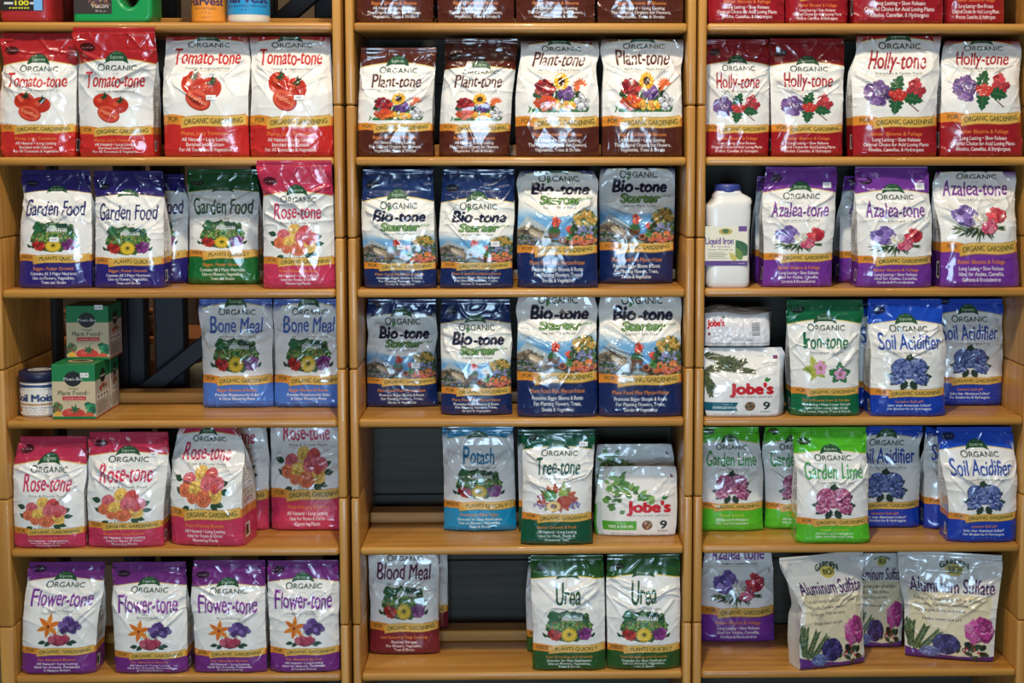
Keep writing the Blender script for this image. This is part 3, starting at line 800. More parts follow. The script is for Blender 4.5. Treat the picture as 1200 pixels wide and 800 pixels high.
# goods seen through the gaps behind the frame
M_OAKB = mat_plain('amber pine', (176, 108, 52), 0.5, noise=0.15, scale=12)
M_SACK = mat_plain('cream sack cloth', (176, 160, 124), 0.8, noise=0.15, scale=40)
M_TERRA = mat_plain('terracotta', (168, 96, 66), 0.8, noise=0.12, scale=30)
M_BRONZE = mat_plain('bronze glaze', (96, 70, 44), 0.35, noise=0.35, scale=60)
M_CREAMC = mat_plain('cream carton', (214, 202, 176), 0.7, noise=0.05)
BY = .62
bx = lambda px, py, Y=BY: at(px, py, Y)
p0 = bx(160, 398); p1 = bx(232, 398)
tb = thing('display_rack', (.5 * (p0[0] + p1[0]), BY + .1, 0), 'amber pine display rack seen through the dark frame', 'rack')
ox, oy = .5 * (p0[0] + p1[0]), BY + .1
xs = bx(184, 380)[0]
for nm, lo, hi in (('post', (xs - .010, BY, 0), (xs + .012, BY + .03, 1.5)), ('post', (p0[0] - .34, BY, 0), (p0[0] - .31, BY + .03, 1.5)), ('post', (p1[0] + .2, BY, 0), (p1[0] + .23, BY + .03, 1.5)),
                   ('rack_shelf', (p0[0] - .33, BY + .03, bx(180, 440)[1] - .02), (p1[0] + .23, BY + .3, bx(180, 440)[1])), ('rack_shelf', (p0[0] - .33, BY + .03, bx(180, 398)[1] - .015), (p1[0] + .06, BY + .3, bx(180, 398)[1])),
                   ('rack_shelf', (p0[0] - .33, BY + .03, .1), (p1[0] + .23, BY + .3, .12))):
    bm = bmesh.new(); add_box(bm, (lo[0] - ox, lo[1] - oy, lo[2]), (hi[0] - ox, hi[1] - oy, hi[2]), .002, 1); bm_obj(nm, bm, M_OAKB, tb)
def rack_jar(px, pyb, pyt, w, label, mat):
    b, t = list(bx(px, pyb, BY + .09)), bx(px, pyt, BY + .09); b[1] = bx(180, 398)[1]
    g = thing('bronze_jar', (b[0], BY + .11, b[1] + .0012), label, 'jar', 'jars on the rack behind the frame')
    h = t[1] - b[1]
    lathe('jar_body', [(w * .6, 0), (w * .95, h * .1), (w, h * .45), (w * .7, h * .72), (w * .45, h * .8)], mat, g, 24)
    lathe('jar_lid', [(w * .5, h * .8), (w * .55, h * .86), (w * .3, h * .95), (w * .1, h)], M_OAKB, g, 20)
zsh = bx(180, 398)[1]
rack_jar(177, 397, 362, .032, 'small bronze jar on the pine rack between two dark uprights', M_BRONZE)
rack_jar(78, 397, 362, .032, 'small bronze jar on the pine rack beside the stacked green boxes', M_BRONZE)
cb = bx(228, 452, BY - .06)
g = thing('garden_sack', (cb[0] + .02, BY - .057, 0), 'cream cloth sack leaning behind the dark diagonal brace', 'sack')
V = []; n = 20; zt = bx(225, 424, BY - .06)[1]
bm = bmesh.new()
bmesh.ops.create_uvsphere(bm, u_segments=32, v_segments=20, radius=1)
for v in bm.verts:
    x, y, z = v.co
    sx = .13 * (abs(x) ** .6) * (1 if x > 0 else -1); sy = .047 * y; sz = (zt * .5) * (1 + (abs(z) ** .6) * (1 if z > 0 else -1))
    v.co = (sx * (1 + .06 * math.sin(z * 9 + x * 4)), sy, sz + .01 * math.sin(x * 8) * (z > .3))
bm_obj('sack_cloth', bm, M_SACK, g, True)
pb = bx(226, 402, BY + .06)
g = thing('clay_urn', (pb[0] + .02, BY + .45, 0), 'brown glazed clay urn glimpsed above the dark brace', 'urn')
zt = bx(226, 352, BY + .3)[1]
lathe('urn_body', [(.06, 0), (.075, .1), (.075, zt * .7), (.10, zt * .85), (.09, zt * .96)], M_TERRA, g, 32)
lathe('urn_rim', [(.07, zt * .96), (.098, zt * .965), (.098, zt * 1.01), (.07, zt * 1.02)], M_BRONZE, g, 32)

# ------------------------------------------------------------------ printed sheets, boxes and bottles
def patch(name, P00, P10, P01, A, n, parent, mat=M_LABEL, off=(0, 0, 0)):
    """flat printed sheet: P00 lower left, P10 lower right, P01 upper left (local coordinates)"""
    P00, P10, P01 = map(np.array, (P00, P10, P01))
    u, v = np.meshgrid(np.linspace(0, 1, n[0]), np.linspace(0, 1, n[1]))
    P = P00 + u[..., None] * (P10 - P00) + v[..., None] * (P01 - P00) + np.array(off)
    return link_mesh(name, np_mesh(name, P, grid_quads(n[1], n[0]), A.sample(u, v * A.h)), mat, parent, False)

def plantfood_front():
    A = Art(136, (206, 186, 148))
    A.rect(0, 94, 100, 136, (20, 124, 68)); A.rect(0, 0, 100, 6, (20, 116, 60))
    A.ell(49, 100, 20, 19, (24, 24, 26)); A.text('Miracle-Gro', 49, 97, 42, 7, (236, 236, 230), .006)
    A.text('Tomato', 49, 74, 24, 4, (40, 50, 40), .01)
    A.text('Plant Food', 46, 60, 66, 11, (30, 48, 36), .008); A.text('®', 84, 62, 5, 5, (60, 80, 60))
    A.rect(24, 47, 78, 56, (196, 48, 54)); A.text('FOR BIGGER VEGETABLES', 51, 49.8, 46, 3.2, (240, 220, 210))
    A.text('Feeds Instantly', 44, 42, 36, 2.6, (110, 110, 90)); A.text('Guaranteed', 48, 37, 26, 2.4, (120, 120, 100))
    A.cluster(10, 28, 9, 12, 26, 5, [(70, 110, 60), (150, 80, 60), (100, 130, 70)], False)
    A.cluster(88, 26, 12, 13, 24, 7, [(30, 120, 76), (50, 140, 90), (20, 96, 60)], False)
    A.ell(12, 12, 9, 7, (226, 170, 60)); A.ell(48, 14, 27, 13, (204, 58, 44)); A.ell(40, 18, 8, 6, (226, 110, 90), al=.5)
    for k in range(6): A.leaf(52, 24, 13, 2.5, k * 1.05 + .3, (40, 100, 56))
    A.ell(84, 9, 12, 7, (210, 90, 54)); A.rect(0, 0, 100, 6, (20, 116, 60))
    return A.done()
def plantfood_side():
    A = Art(136, (196, 190, 178))
    A.rect(0, 94, 100, 136, (20, 120, 66)); A.ell(50, 100, 18, 18, (24, 24, 26)); A.text('Miracle-Gro', 50, 97, 32, 6, (226, 226, 220), .02)
    A.cluster(50, 72, 22, 6, 16, 5, [(196, 60, 50), (214, 90, 70), (90, 130, 70)], False)
    A.rect(10, 44, 90, 58, (236, 234, 228))
    for k in range(4): A.ell(22 + k * 18, 51, 5, 4, (70, 80, 70))
    for k in range(9): A.rect(12, 36 - k * 3.4, 12 + A.r.uniform(50, 74), 37.6 - k * 3.4, (120, 118, 110))
    A.rect(0, 0, 100, 3, (196, 70, 60))
    return A.done()
def plantfood_top():
    A = Art(126, (24, 128, 72)); A.ell(50, 60, 34, 26, (30, 60, 40)); A.ell(50, 60, 30, 22, (196, 176, 140)); A.ell(50, 60, 22, 12, (30, 40, 34)); return A.done()
PF = [plantfood_front(), plantfood_side(), plantfood_top()]
def carton(x0, y0, z0, w, d, h, label, sticker=None):
    g = thing('plant_food_box', (x0 + w / 2, y0 + d / 2, z0), label, 'box', 'green plant food boxes')
    n = 96
    t = np.linspace(0, 1, n); U, V_ = np.meshgrid(t, t)
    X, Y, Zz = (U - .5) * w, (U - .5) * d, V_ * h
    f = [np.stack([X, np.full_like(X, -d / 2), Zz], -1), np.stack([np.full_like(Y, w / 2), Y, Zz], -1), np.stack([-X, np.full_like(X, d / 2), Zz], -1), np.stack([np.full_like(Y, -w / 2), -Y, Zz], -1),
         np.stack([X, (V_ - .5) * d, np.full_like(X, h)], -1), np.stack([X, -(V_ - .5) * d, np.zeros_like(X)], -1)]
    arts = [PF[0], PF[1], PF[0], PF[1], PF[2], PF[2]]
    V, Q, C = [], [], []
    for i, (P, A) in enumerate(zip(f, arts)):
        Q.append(grid_quads(n, n, i * n * n)); V.append(P.reshape(-1, 3)); C.append(A.sample(U, V_ * A.h).reshape(-1, 3))
    me = np_mesh('carton', np.concatenate(V), np.concatenate(Q), np.concatenate(C))
    bm = bmesh.new(); bm.from_mesh(me); bmesh.ops.remove_doubles(bm, verts=bm.verts[:], dist=1e-5); bm.to_mesh(me); bm.free()
    link_mesh('carton', me, M_CARD, g, False)
    if sticker:
        A = Art(50, (230, 230, 226)); A.text('11.99', 50, 14, 70, 22, (120, 120, 120)); A.done()
        a_, b_ = sticker
        patch('price_sticker', (a_ * w - w / 2, -d / 2 - .0006, b_ * h), (a_ * w - w / 2 + .018, -d / 2 - .0006, b_ * h), (a_ * w - w / 2, -d / 2 - .0006, b_ * h + .010), A, (12, 8), g)
    return g
zs3 = shelf_top(3) + .0004
xa = at(62, 490, .018)[0]; xb = at(112.5, 490, .018)[0]
bw = xb - xa; bd = .112; bh = at(90, 427, .018)[1] - zs3
carton(xa, .018, zs3, bw, bd, bh, 'green and tan plant food box with price sticker, at the shelf front', (.66, .76))
carton(xa + .001, .018 + bd + .0008, zs3, bw, bd - .052, bh, 'green plant food box hidden behind another, carrying the upper box')
xu = at(78, 400, .018 + bd * .62)[0]
carton(xu, .018 + bd * .62, zs3 + bh + .0004, bw, bd - .012, bh, 'green plant food box stacked on top of the two others', (.68, .93))

def wrap_label(name, A, r, z0, z1, a0, a1, parent, mat=M_LABEL, n=(110, 70), rfun=None):
    u, v = np.meshgrid(np.linspace(0, 1, n[0]), np.linspace(0, 1, n[1]))
    th = a0 + (a1 - a0) * u; zz = z0 + (z1 - z0) * v
    rr = r if rfun is None else rfun(zz)
    P = np.stack([rr * np.sin(th), -rr * np.cos(th), zz], -1)
    return link_mesh(name, np_mesh(name, P, grid_quads(n[1], n[0]), A.sample(u, v * A.h)), mat, parent)

# white tub with the navy lid
def soil_label():
    A = Art(52, (232, 226, 214))
    A.fill([(20, 52), (20, 46), (35, 43), (50, 42.5), (65, 43), (80, 46), (80, 52)], (40, 66, 120)); A.fill([(27, 45), (50, 42), (73, 45), (50, 48)], (230, 224, 210))
    A.text('Soil Moist', 50, 23, 44, 13, (38, 62, 108), .03)
    A.rect(20, 16, 80, 19, (200, 150, 90)); A.text('WATER STORING GRANULES', 50, 16.7, 44, 1.8, (80, 60, 40))
    A.text('Reduces Plant Watering', 50, 11, 44, 2.4, (70, 80, 110)); A.text('by up to 50%', 50, 7, 22, 2, (90, 90, 110)); A.text('NET WT 8 OZ', 50, 2.6, 20, 1.5, (110, 110, 110))
    A.cluster(27, 8, 6, 3.6, 26, 2.4, [(214, 130, 60), (232, 160, 80), (196, 100, 50)], False); A.cluster(73, 8, 6, 3.6, 20, 2.4, [(170, 50, 80), (190, 80, 100), (80, 110, 60)], False)
    return A.done()
M_TUB = mat_plain('cream plastic', (226, 220, 206), 0.35, coat=.2)
M_NAVY = mat_plain('navy plastic lid', (28, 34, 66), 0.4)
M_WHITEP = mat_plain('white plastic', (232, 230, 226), 0.35, coat=.15)
jr = .041; jy = .075
jx = at(40, 470, jy - jr)[0]
zt = at(40, 433, jy)[1]; hz = zt - zs3
g = thing('granule_tub', (jx, jy, zs3), 'round cream tub with navy lid in the corner beside the green boxes', 'tub')
lathe('tub_body', [(jr * .9, 0), (jr * .98, .004), (jr, .01), (jr, hz * .76), (jr * .97, hz * .77)], M_TUB, g, 64)
ld = lathe('lid', [(jr * 1.0, hz * .775), (jr * 1.05, hz * .78), (jr * 1.05, hz * .985), (jr * 1.0, hz), (jr * .8, hz * 1.0)], M_NAVY, g, 64)
A = Art(100, (28, 34, 66)); A.ell(50, 50, 48, 48, (214, 212, 204)); A.ell(50, 50, 40, 40, (60, 64, 80), al=.5); A.ell(50, 55, 30, 22, (214, 212, 204)); A.done()
u, v = np.meshgrid(np.linspace(0, 1, 30), np.linspace(0, 1, 40))
P = np.stack([jr * .62 * u * np.cos(v * 6.2832), jr * .62 * u * np.sin(v * 6.2832), np.full_like(u, hz + .0006)], -1)
link_mesh('lid_sticker', np_mesh('sticker', P, grid_quads(40, 30, 0, True), A.sample(.5 + .5 * u * np.cos(v * 6.2832), 50 + 50 * u * np.sin(v * 6.2832))), M_LABEL, ld)
wrap_label('label', soil_label(), jr + .0005, hz * .06, hz * .72, -2.6, 2.6, g, n=(220, 80))

def loft(name, rings, mat, parent, n=48, cap=True, ex=4.0):
    """rings: (z, cx, half width, half depth); superellipse sections"""
    V = []
    for z, cx_, a_, b_ in rings:
        for k in range(n):
            t = 2 * math.pi * k / n; c, s = math.cos(t), math.sin(t)
            V.append((cx_ + a_ * abs(c) ** (2 / ex) * (1 if c >= 0 else -1), b_ * abs(s) ** (2 / ex) * (1 if s >= 0 else -1), z))
    F = []
    m = len(rings)
    for i in range(m - 1):
        for k in range(n):
            k2 = (k + 1) % n; F.append((i * n + k, i * n + k2, (i + 1) * n + k2, (i + 1) * n + k))
    if cap: F += [list(range(n))[::-1], [(m - 1) * n + k for k in range(n)]]
    me = bpy.data.meshes.new(name); me.from_pydata(V, [], F); me.update()
    return link_mesh(name, me, mat, parent)

# white jug with the blue cap
jY = .012; zj = shelf_top(2) + .0004
P = lambda px, py: at(px, py, jY)
xl, xr = .7335, P(881, 300)[0]; xc = .5 * (xl + xr); a_ = .5 * (xr - xl); b_ = .040
g = thing('liquid_feed_jug', (xc, jY + b_, zj), 'white jug with blue cap and purple-edged label, in the shelf corner', 'jug')
hz = lambda py: P(852, py)[1] - zj
xk, wk = P(855.5, 222)[0] - xc, .5 * (P(872, 222)[0] - P(840, 222)[0])
loft('jug_body', [(0, 0, a_ * .86, b_ * .88), (.004, 0, a_ * .93, b_ * .95), (.012, 0, a_ * .97, b_), (hz(312), 0, a_ * .97, b_), (hz(308), 0, a_ * .95, b_ * .98), (hz(270), 0, a_ * .95, b_ * .98), (hz(264), 0, a_ * .98, b_), (hz(246), 0, a_, b_),
      (hz(241), .0, a_ * .99, b_ * .99), (hz(237), .007, a_ * .90, b_ * .95), (hz(232.5), .009, a_ * .82, b_ * .86), (hz(229), xk + .003, wk * 1.22, b_ * .66), (hz(227), xk, wk * 1.03, wk * 1.03), (hz(224), xk, wk * .9, wk * .9)], M_WHITEP, g, 64, ex=5)
M_BLUEC = mat_plain('blue cap plastic', (54, 66, 140), 0.4)
loft('cap', [(hz(225.5), xk, wk * .98, wk * .98), (hz(225), xk, wk, wk), (hz(217), xk, wk * .97, wk * .97), (hz(216), xk, wk * .9, wk * .9)], M_BLUEC, g, 48, ex=2)
A = Art(88, (236, 230, 206))
A.rect(0, 0, 100, 11, (92, 56, 130)); A.rect(78, 76, 98, 88, (110, 70, 140)); A.ell(48, 76, 16, 7, (190, 170, 80)); A.ell(48, 77, 8, 5, (80, 110, 60))
A.text('Liquid Iron', 34, 48, 66, 15, (88, 54, 130), .02); A.text('Makes Plants Green Up', 36, 41, 44, 3.6, (110, 80, 140)); A.text('For Lawns, Trees & Shrubs', 36, 34, 56, 3, (90, 90, 80))
for k in range(4): A.rect(8, 16 + k * 4, 52 - 6 * (k % 2), 17.4 + k * 4, (140, 134, 120))
A.leaf(98, 22, 44, 15, 2.2, (48, 96, 52), (110, 150, 90)); A.leaf(86, 12, 32, 9, 2.0, (110, 140, 60), (150, 170, 90)); A.leaf(74, 10, 26, 6, 2.3, (206, 190, 90))
A.text('32 FL OZ (946 mL)', 78, 4, 34, 2.6, (226, 216, 236)); A.done()
patch('label', (P(826, 300)[0] - xc, -b_ - .0008, hz(311)), (P(876, 300)[0] - xc, -b_ - .0008, hz(311)), (P(826, 300)[0] - xc, -b_ - .0008, hz(265)), A, (90, 80), g)

# ------------------------------------------------------------------ top shelf of the left unit: bottles cut by the picture's upper edge
z0_ = shelf_top(0) + .0004
def tz(py, Y=.02): return at(200, py, Y)[1] - z0_
M_REDP = mat_plain('red plastic', (168, 40, 42), 0.35, coat=.2)
xa, xb = at(-3, 20, .02)[0], at(60, 20, .02)[0]
g = thing('red_jug', (.5 * (xa + xb), .02 + .06, z0_), 'red plastic jug with black and yellow label at the top corner', 'jug')
a_ = .5 * (xb - xa)
loft('jug_body', [(0, 0, a_ * .9, .054), (.005, 0, a_ * .98, .059), (.014, 0, a_, .06), (.16, 0, a_, .06), (.185, 0, a_ * .9, .05), (.205, 0, a_ * .5, .03), (.218, 0, .018, .018), (.226, 0, .018, .018)], M_REDP, g, 64, ex=6)
loft('cap', [(.2265, 0, .021, .021), (.246, 0, .020, .020)], M_NAVY, g, 32, ex=2)
A = Art(120, (26, 26, 30)); A.text('100', 50, 12, 32, 11, (236, 222, 50), .04); A.rect(8, 14, 30, 19, (206, 206, 206)); A.rect(69, 14, 78, 19, (206, 206, 206))
[A.rect(20 + 7 * q, 4, 25 + 7 * q, 7, (226, 210, 60)) for q in range(7)]; A.rect(78, 0, 98, 120, (120, 180, 232)); A.done()
patch('label', (-a_ * .86, -.0612, tz(12.5)), (a_ * .72, -.0612, tz(12.5)), (-a_ * .86, -.0612, .13), A, (80, 110), g)
xs_ = at(61, 20, .15)[0]
g = thing('red_jug', (xs_ + .0205, .1685, z0_), 'plain dark red jug set back between the red and green jugs', 'jug')
M_REDD = mat_plain('dark red plastic', (140, 26, 30), 0.4, coat=.1)
loft('jug_body', [(0, 0, .0165, .024), (.005, 0, .0175, .026), (.015, 0, .018, .027), (.16, 0, .018, .027), (.2, 0, .018, .024), (.225, 0, .016, .016), (.24, 0, .016, .016)], M_REDD, g, 48, ex=6)
loft('cap', [(.2405, 0, .018, .018), (.252, 0, .0175, .0175)], M_NAVY, g, 32, ex=2)

M_GREENP = mat_plain('bright green plastic', (14, 148, 76), 0.35, coat=.2)
xa, xb = at(85.5, 18, .02)[0], at(178, 18, .02)[0]; gw = xb - xa
g = thing('green_jug', (.5 * (xa + xb), .02 + .045, z0_), 'bright green jug with dark label and a round handle opening', 'jug')
cu = bpy.data.curves.new('jug', 'CURVE'); cu.dimensions = '2D'; cu.fill_mode = 'BOTH'; cu.extrude = .036; cu.bevel_depth = .008; cu.bevel_resolution = 3
def spl(pts):
    sp = cu.splines.new('POLY'); sp.points.add(len(pts) - 1); sp.use_cyclic_u = True
    for p, c in zip(sp.points, pts): p.co = (c[0], c[1], 0, 1)
hw = gw / 2 - .008
out = [(-hw, 0), (hw - .01, 0), (hw - .003, .003), (hw, .01)] + [(hw, .12), (hw - .01, .17), (hw - .03, .19), (hw - .06, .2), (hw - .066, .225), (hw - .10, .225), (hw - .106, .2), (-hw + .01, .18), (-hw, .165)]
spl([(x, z + .008) for x, z in out])
hc = (at(151, 0, .02)[0] - .5 * (xa + xb), tz(-3)); 
spl([(hc[0] + .030 * math.cos(t), tz(13) + .042 + .042 * math.sin(t)) for t in np.linspace(0, 6.2832, 28, endpoint=False)])
oc = bpy.data.objects.new('jug', cu); me = oc.to_mesh().copy(); oc.to_mesh_clear(); bpy.data.objects.remove(oc)
me.transform(Matrix.Rotation(math.pi / 2, 4, 'X')); me.materials.clear()
jb = link_mesh('jug_body', me, M_GREENP, g, False)
loft('cap', [(.2345, hw - .083, .0185, .0185), (.252, hw - .083, .018, .018)], M_WHITEP, g, 32, ex=2)
A = Art(150, (52, 44, 40)); A.ell(24, 58, 17, 22, (196, 200, 186)); A.cluster(24, 58, 10, 14, 40, 3, [(90, 120, 80), (140, 150, 120), (60, 90, 60)], False)
A.cluster(66, 30, 26, 16, 80, 4, [(110, 70, 60), (150, 110, 70), (90, 60, 90), (70, 60, 40), (180, 150, 110)], False); A.rect(44, 46, 100, 66, (214, 204, 170)); A.rect(0, 72, 100, 150, (40, 80, 50));
A.text('1 GALLON', 70, 12, 40, 6, (226, 220, 206), .02); A.text('(3.78 L)', 70, 4, 26, 4, (226, 220, 206)); A.rect(64, 18, 98, 19, (226, 220, 206)); A.done()
X_ = lambda px: at(px, 10, .02)[0] - .5 * (xa + xb)
patch('label', (X_(86.5), -.0452, tz(16)), (X_(131), -.0452, tz(16)), (X_(86.5), -.0452, tz(-70)), A, (70, 110), g)

def bottle(px0, px1, pyb, body, label_art, base_h, name, label, cat, body_mat, lid_mat, H=.19, Y=.025):
    xa, xb = at(px0, pyb, Y)[0], at(px1, pyb, Y)[0]; r = .5 * (xb - xa)
    g = thing(name, (.5 * (xa + xb), Y + r, z0_), label, cat)
    lathe(body, [(r * .92, 0), (r * .99, .003), (r, .008), (r, H * .8), (r * .9, H * .86), (r * .55, H * .9), (r * .55, H * .93)], body_mat, g, 64)
    lathe('lid', [(r * .6, H * .905), (r * .62, H * .91), (r * .6, H), (r * .5, H * 1.005)], lid_mat, g, 40)
    wrap_label('label', label_art, r + .0005, base_h, H * .79, -2.9, 2.9, g, n=(240, 110))
A = Art(80, (232, 146, 44))
A.cluster(50, 40, 11, 14, 70, 2.4, [(70, 110, 60), (190, 90, 50), (226, 190, 150), (60, 60, 80)], False); A.text('Harvest', 50, 20, 42, 10, (60, 40, 80), .03); A.text('FISH FERTILIZER', 50, 14.5, 24, 2.6, (60, 50, 40)); A.text('2-4-1', 50, 9, 8, 2.6, (120, 70, 30)); A.text('1 QUART', 50, 3.5, 12, 2, (140, 80, 30)); A.rect(0, 48, 100, 80, (240, 200, 90)); A.done()
bottle(221, 260, 25.5, 'bottle_body', A, .004, 'feed_bottle', 'orange round bottle on the top shelf beside the blue one', 'bottle', mat_plain('orange plastic', (232, 150, 50), .4), M_WHITEP, .17)
A = Art(76, (38, 150, 206))
A.cluster(50, 40, 12, 10, 60, 2.4, [(60, 60, 110), (226, 226, 230), (40, 90, 150)], False); A.text('Harvest', 50, 13, 42, 11, (40, 40, 90), .03); A.text('FISH & SEAWEED FERTILIZER', 50, 8, 40, 2.6, (30, 50, 90)); A.text('2-3-1', 50, 4, 7, 2.2, (30, 60, 110)); A.rect(0, 52, 100, 76, (60, 170, 220)); A.done()
bottle(262.5, 312, 25.5, 'bottle_body', A, .018, 'feed_bottle', 'blue-labelled round bottle with a cream base on the top shelf', 'bottle', M_TUB, M_WHITEP, .2)

# ------------------------------------------------------------------ the bags, shelf by shelf
G = {'tomato': 'tomato food bags', 'plant': 'brown plant food bags', 'holly': 'holly food bags', 'garden': 'navy garden food bags', 'gardengreen': 'green garden food bags', 'rose': 'rose food bags', 'bio': 'navy starter food bags',
     'azalea': 'azalea food bags', 'bone': 'bone meal bags', 'iron': 'iron food bags', 'soil': 'soil acidifier bags', 'lime': 'garden lime bags', 'potash': 'potash bags', 'tree': 'tree food bags', 'blood': 'blood meal bags', 'urea': 'urea bags', 'flower': 'flower food bags'}
def B(t, k, q, a, label, **kw): return bag(t, k, q, a, label, group=G[t], **kw)

# shelf 0 (its bags are cut by the upper edge of the picture)
aT = dict(r=-7, p=-36, t=-74, o=-93)
B('plant', 0, [(-112, 420, 505), (-40, 416, 508), (25.5, 417, 507)], aT, 'brown plant food bag first from the left upright on the top middle shelf', r=.012)
B('plant', 0, [(-112, 515, 600), (-40, 511, 603), (28, 513, 602)], aT, 'brown plant food bag second from the left upright on the top middle shelf', r=.006)
B('plant', 0, [(-112, 608, 696), (-40, 604, 698), (28.5, 605, 697)], aT, 'brown plant food bag third from the left upright on the top middle shelf', r=.006)
B('plant', 0, [(-112, 702, 800), (-40, 700, 802), (28, 701, 801)], aT, 'brown plant food bag fourth from the left upright on the top middle shelf', r=.006)
aH = dict(r=-4, p=-31, t=-68, o=-86)
B('holly', 0, [(-112, 832, 914), (-40, 829, 920), (26, 831, 920)], dict(r=-10, p=-38, t=-74, o=-92), 'dark red holly food bag beside the left upright on the top right shelf', r=.010)
B('holly', 0, [(-112, 924, 992), (-40, 921, 995), (26, 921, 994)], aH, 'dark red holly food bag with its orange ribbon just showing, top right shelf', r=.028)
B('holly', 0, [(-112, 1004, 1102), (-40, 1000, 1107), (26.5, 1002, 1106)], dict(r=-19, p=-50, t=-90, o=-106), 'dark red holly food bag in front on the top right shelf, overlapping its neighbour', r=.006)
B('holly', 0, [(-112, 1112, 1176), (-40, 1108, 1180), (24, 1108, 1178)], dict(r=-14, p=-44, t=-82, o=-99), 'dark red holly food bag set back and partly covered, last on the top right shelf', r=.040)

# shelf 1
B('tomato', 1, [(38, 1, 90), (75, 2, 89), (112, -2, 88), (150, -3, 87), (187, -4, 86)], dict(r=152, p=127, t=97, s=106, o=81, e=73), 'red topped tomato food bag in the corner, its top tucked just under the shelf', r=.010, lean=.012)
B('tomato', 1, [(32, 84, 181), (48, 87, 182), (62, 92, 184), (112, 90, 178), (150, 92, 178), (186.5, 93, 179)], dict(r=155, p=127, t=96, s=107, o=80, e=71), 'red topped tomato food bag whose tall top flap sticks out over the shelf edge', r=.008, lean=-.022, front=True)
B('tomato', 1, [(43, 196, 290), (72, 192, 293), (110, 190, 290), (150, 191, 290), (186, 192, 291)], dict(r=143, p=109, s=80, t=69, o=52.5, e=47), 'white tomato food bag with folded top, sticker between its tomatoes, third in the row', r=.010, lean=.045, seal=False, stickers=[(243, 111, 254, 117)])
B('tomato', 1, [(43, 293, 387), (72, 294, 387), (110, 294, 389), (150, 292, 390), (186, 293, 391)], dict(r=144, p=109, s=81, t=69, o=53, e=47), 'white tomato food bag with folded top pressed against the right upright', r=.008, lean=.045, seal=False, stickers=[(346, 111, 357, 117)])
B('plant', 1, [(56, 424, 512), (76, 422, 510), (112, 420, 507), (150, 419, 506), (186, 419, 507)], dict(r=150, p=127, s=106, t=97, o=83, e=75), 'brown topped plant food bag by the left upright, first of its row', r=.010, lean=.02)
B('plant', 1, [(45, 522, 607), (80, 521, 604), (112, 517, 600), (150, 515, 598), (183, 514, 596)], dict(r=151, p=127, s=107, t=96, o=85, e=79), 'brown topped plant food bag half in shade, tall dark top, second of its row', r=.045, lean=.02)
B('plant', 1, [(48, 610, 700), (62, 611, 703), (78, 608, 698), (112, 604, 702), (150, 604, 702), (183.5, 605, 702)], dict(r=145, p=111, s=82, t=71, o=57.5, e=51), 'large plant food bag showing a big sunflower, third of its row, top folded away', r=.014, lean=.04, seal=False)
B('plant', 1, [(46, 706, 800), (60, 703, 802), (78, 708, 798), (112, 706, 799), (150, 706, 800), (183, 706, 800)], dict(r=145, p=110, s=81, t=69, o=54.5, e=48), 'large plant food bag showing a big sunflower, beside the right upright', r=.014, lean=.04, seal=False)
B('holly', 1, [(46, 828, 900), (78, 826, 902), (112, 824, 902), (150, 823, 902), (182.5, 822, 901)], dict(r=152, p=128, s=107, t=98, o=80, e=73), 'dark red topped holly food bag in the left corner, half in shelf shade', r=.055, lean=.014)
B('holly', 1, [(45, 902, 988), (78, 903, 990), (112, 904, 989), (150, 905, 988), (182.5, 905, 988)], dict(r=152, p=127, s=106, t=96, o=81, e=74), 'dark red topped holly food bag second from the left corner, half in the shade', r=.050, lean=.014)
B('holly', 1, [(42, 1004, 1102), (62, 1004, 1101), (82, 998, 1102), (112, 1000, 1099), (150, 1001, 1099), (182.5, 1001, 1099)], dict(r=144, p=113, s=86, t=73, o=54, e=46), 'large white holly food bag standing in front, its side panel print showing', r=.014, lean=.035, seal=False)
B('holly', 1, [(48, 1108, 1192), (62, 1105, 1198), (82, 1104, 1196), (112, 1105, 1196), (150, 1104, 1199), (182.5, 1104, 1200)], dict(r=140, p=107, s=80, t=70, o=57, e=50), 'large white holly food bag with glossy streaks, at the right end of its row', r=.014, lean=.045, seal=False)
# shelf 2
B('garden', 2, [(199, 25, 105), (226, 27, 106), (252, 23, 106), (280, 22, 106), (308, 21, 106), (337, 21, 106)], dict(r=303, p=281, s=257, t=246, e=224), 'navy garden food bag with a price sticker, nearest the left wall of the unit', r=.030, lean=.018, stickers=[(60, 277, 71, 283)])
B('garden', 2, [(200, 110, 190), (226, 110, 191), (252, 110, 190), (280, 110, 191), (308, 110, 191), (336.5, 110, 191)], dict(r=307, p=284, s=263, t=250, e=229), 'navy garden food bag second from the left wall, its right side panel showing', r=.026, lean=.018)
B('garden', 2, [(204, 150, 214), (240, 146, 220), (280, 146, 219), (327, 147, 218)], dict(r=299, p=277, s=256, t=243, e=224), 'navy garden food bag set back in shade behind the second one', r=.128, lean=.018)
B('gardengreen', 2, [(198, 220, 300), (226, 219, 303), (252, 222, 302), (280, 221, 301), (308, 220, 302), (329.5, 219, 303)], dict(r=298, p=277, s=256, t=243, e=223), 'dark green garden food bag set back in shade beside a pink topped bag', r=.105, lean=.018)
B('rose', 2, [(188, 299, 391), (205, 303, 391), (228, 308, 392), (252, 307, 393), (280, 308, 392), (308, 308, 392), (337.5, 308, 393)], dict(r=307, p=282, s=261, t=249, o=234, e=226), 'pink topped rose food bag beside green garden food, top lapping over the shelf above', r=.010, lean=-.022, front=True)
B('bio', 2, [(198, 426, 507), (230, 424, 508), (255, 423, 508), (275, 424, 509), (308, 426, 510), (337.5, 427, 511)], dict(r=313, p=291, s=274, t=254, o=241, e=232), 'navy starter food bag with a sticker by the left upright, first in the row', r=.010, lean=.022, stickers=[(466, 286, 476, 292)])
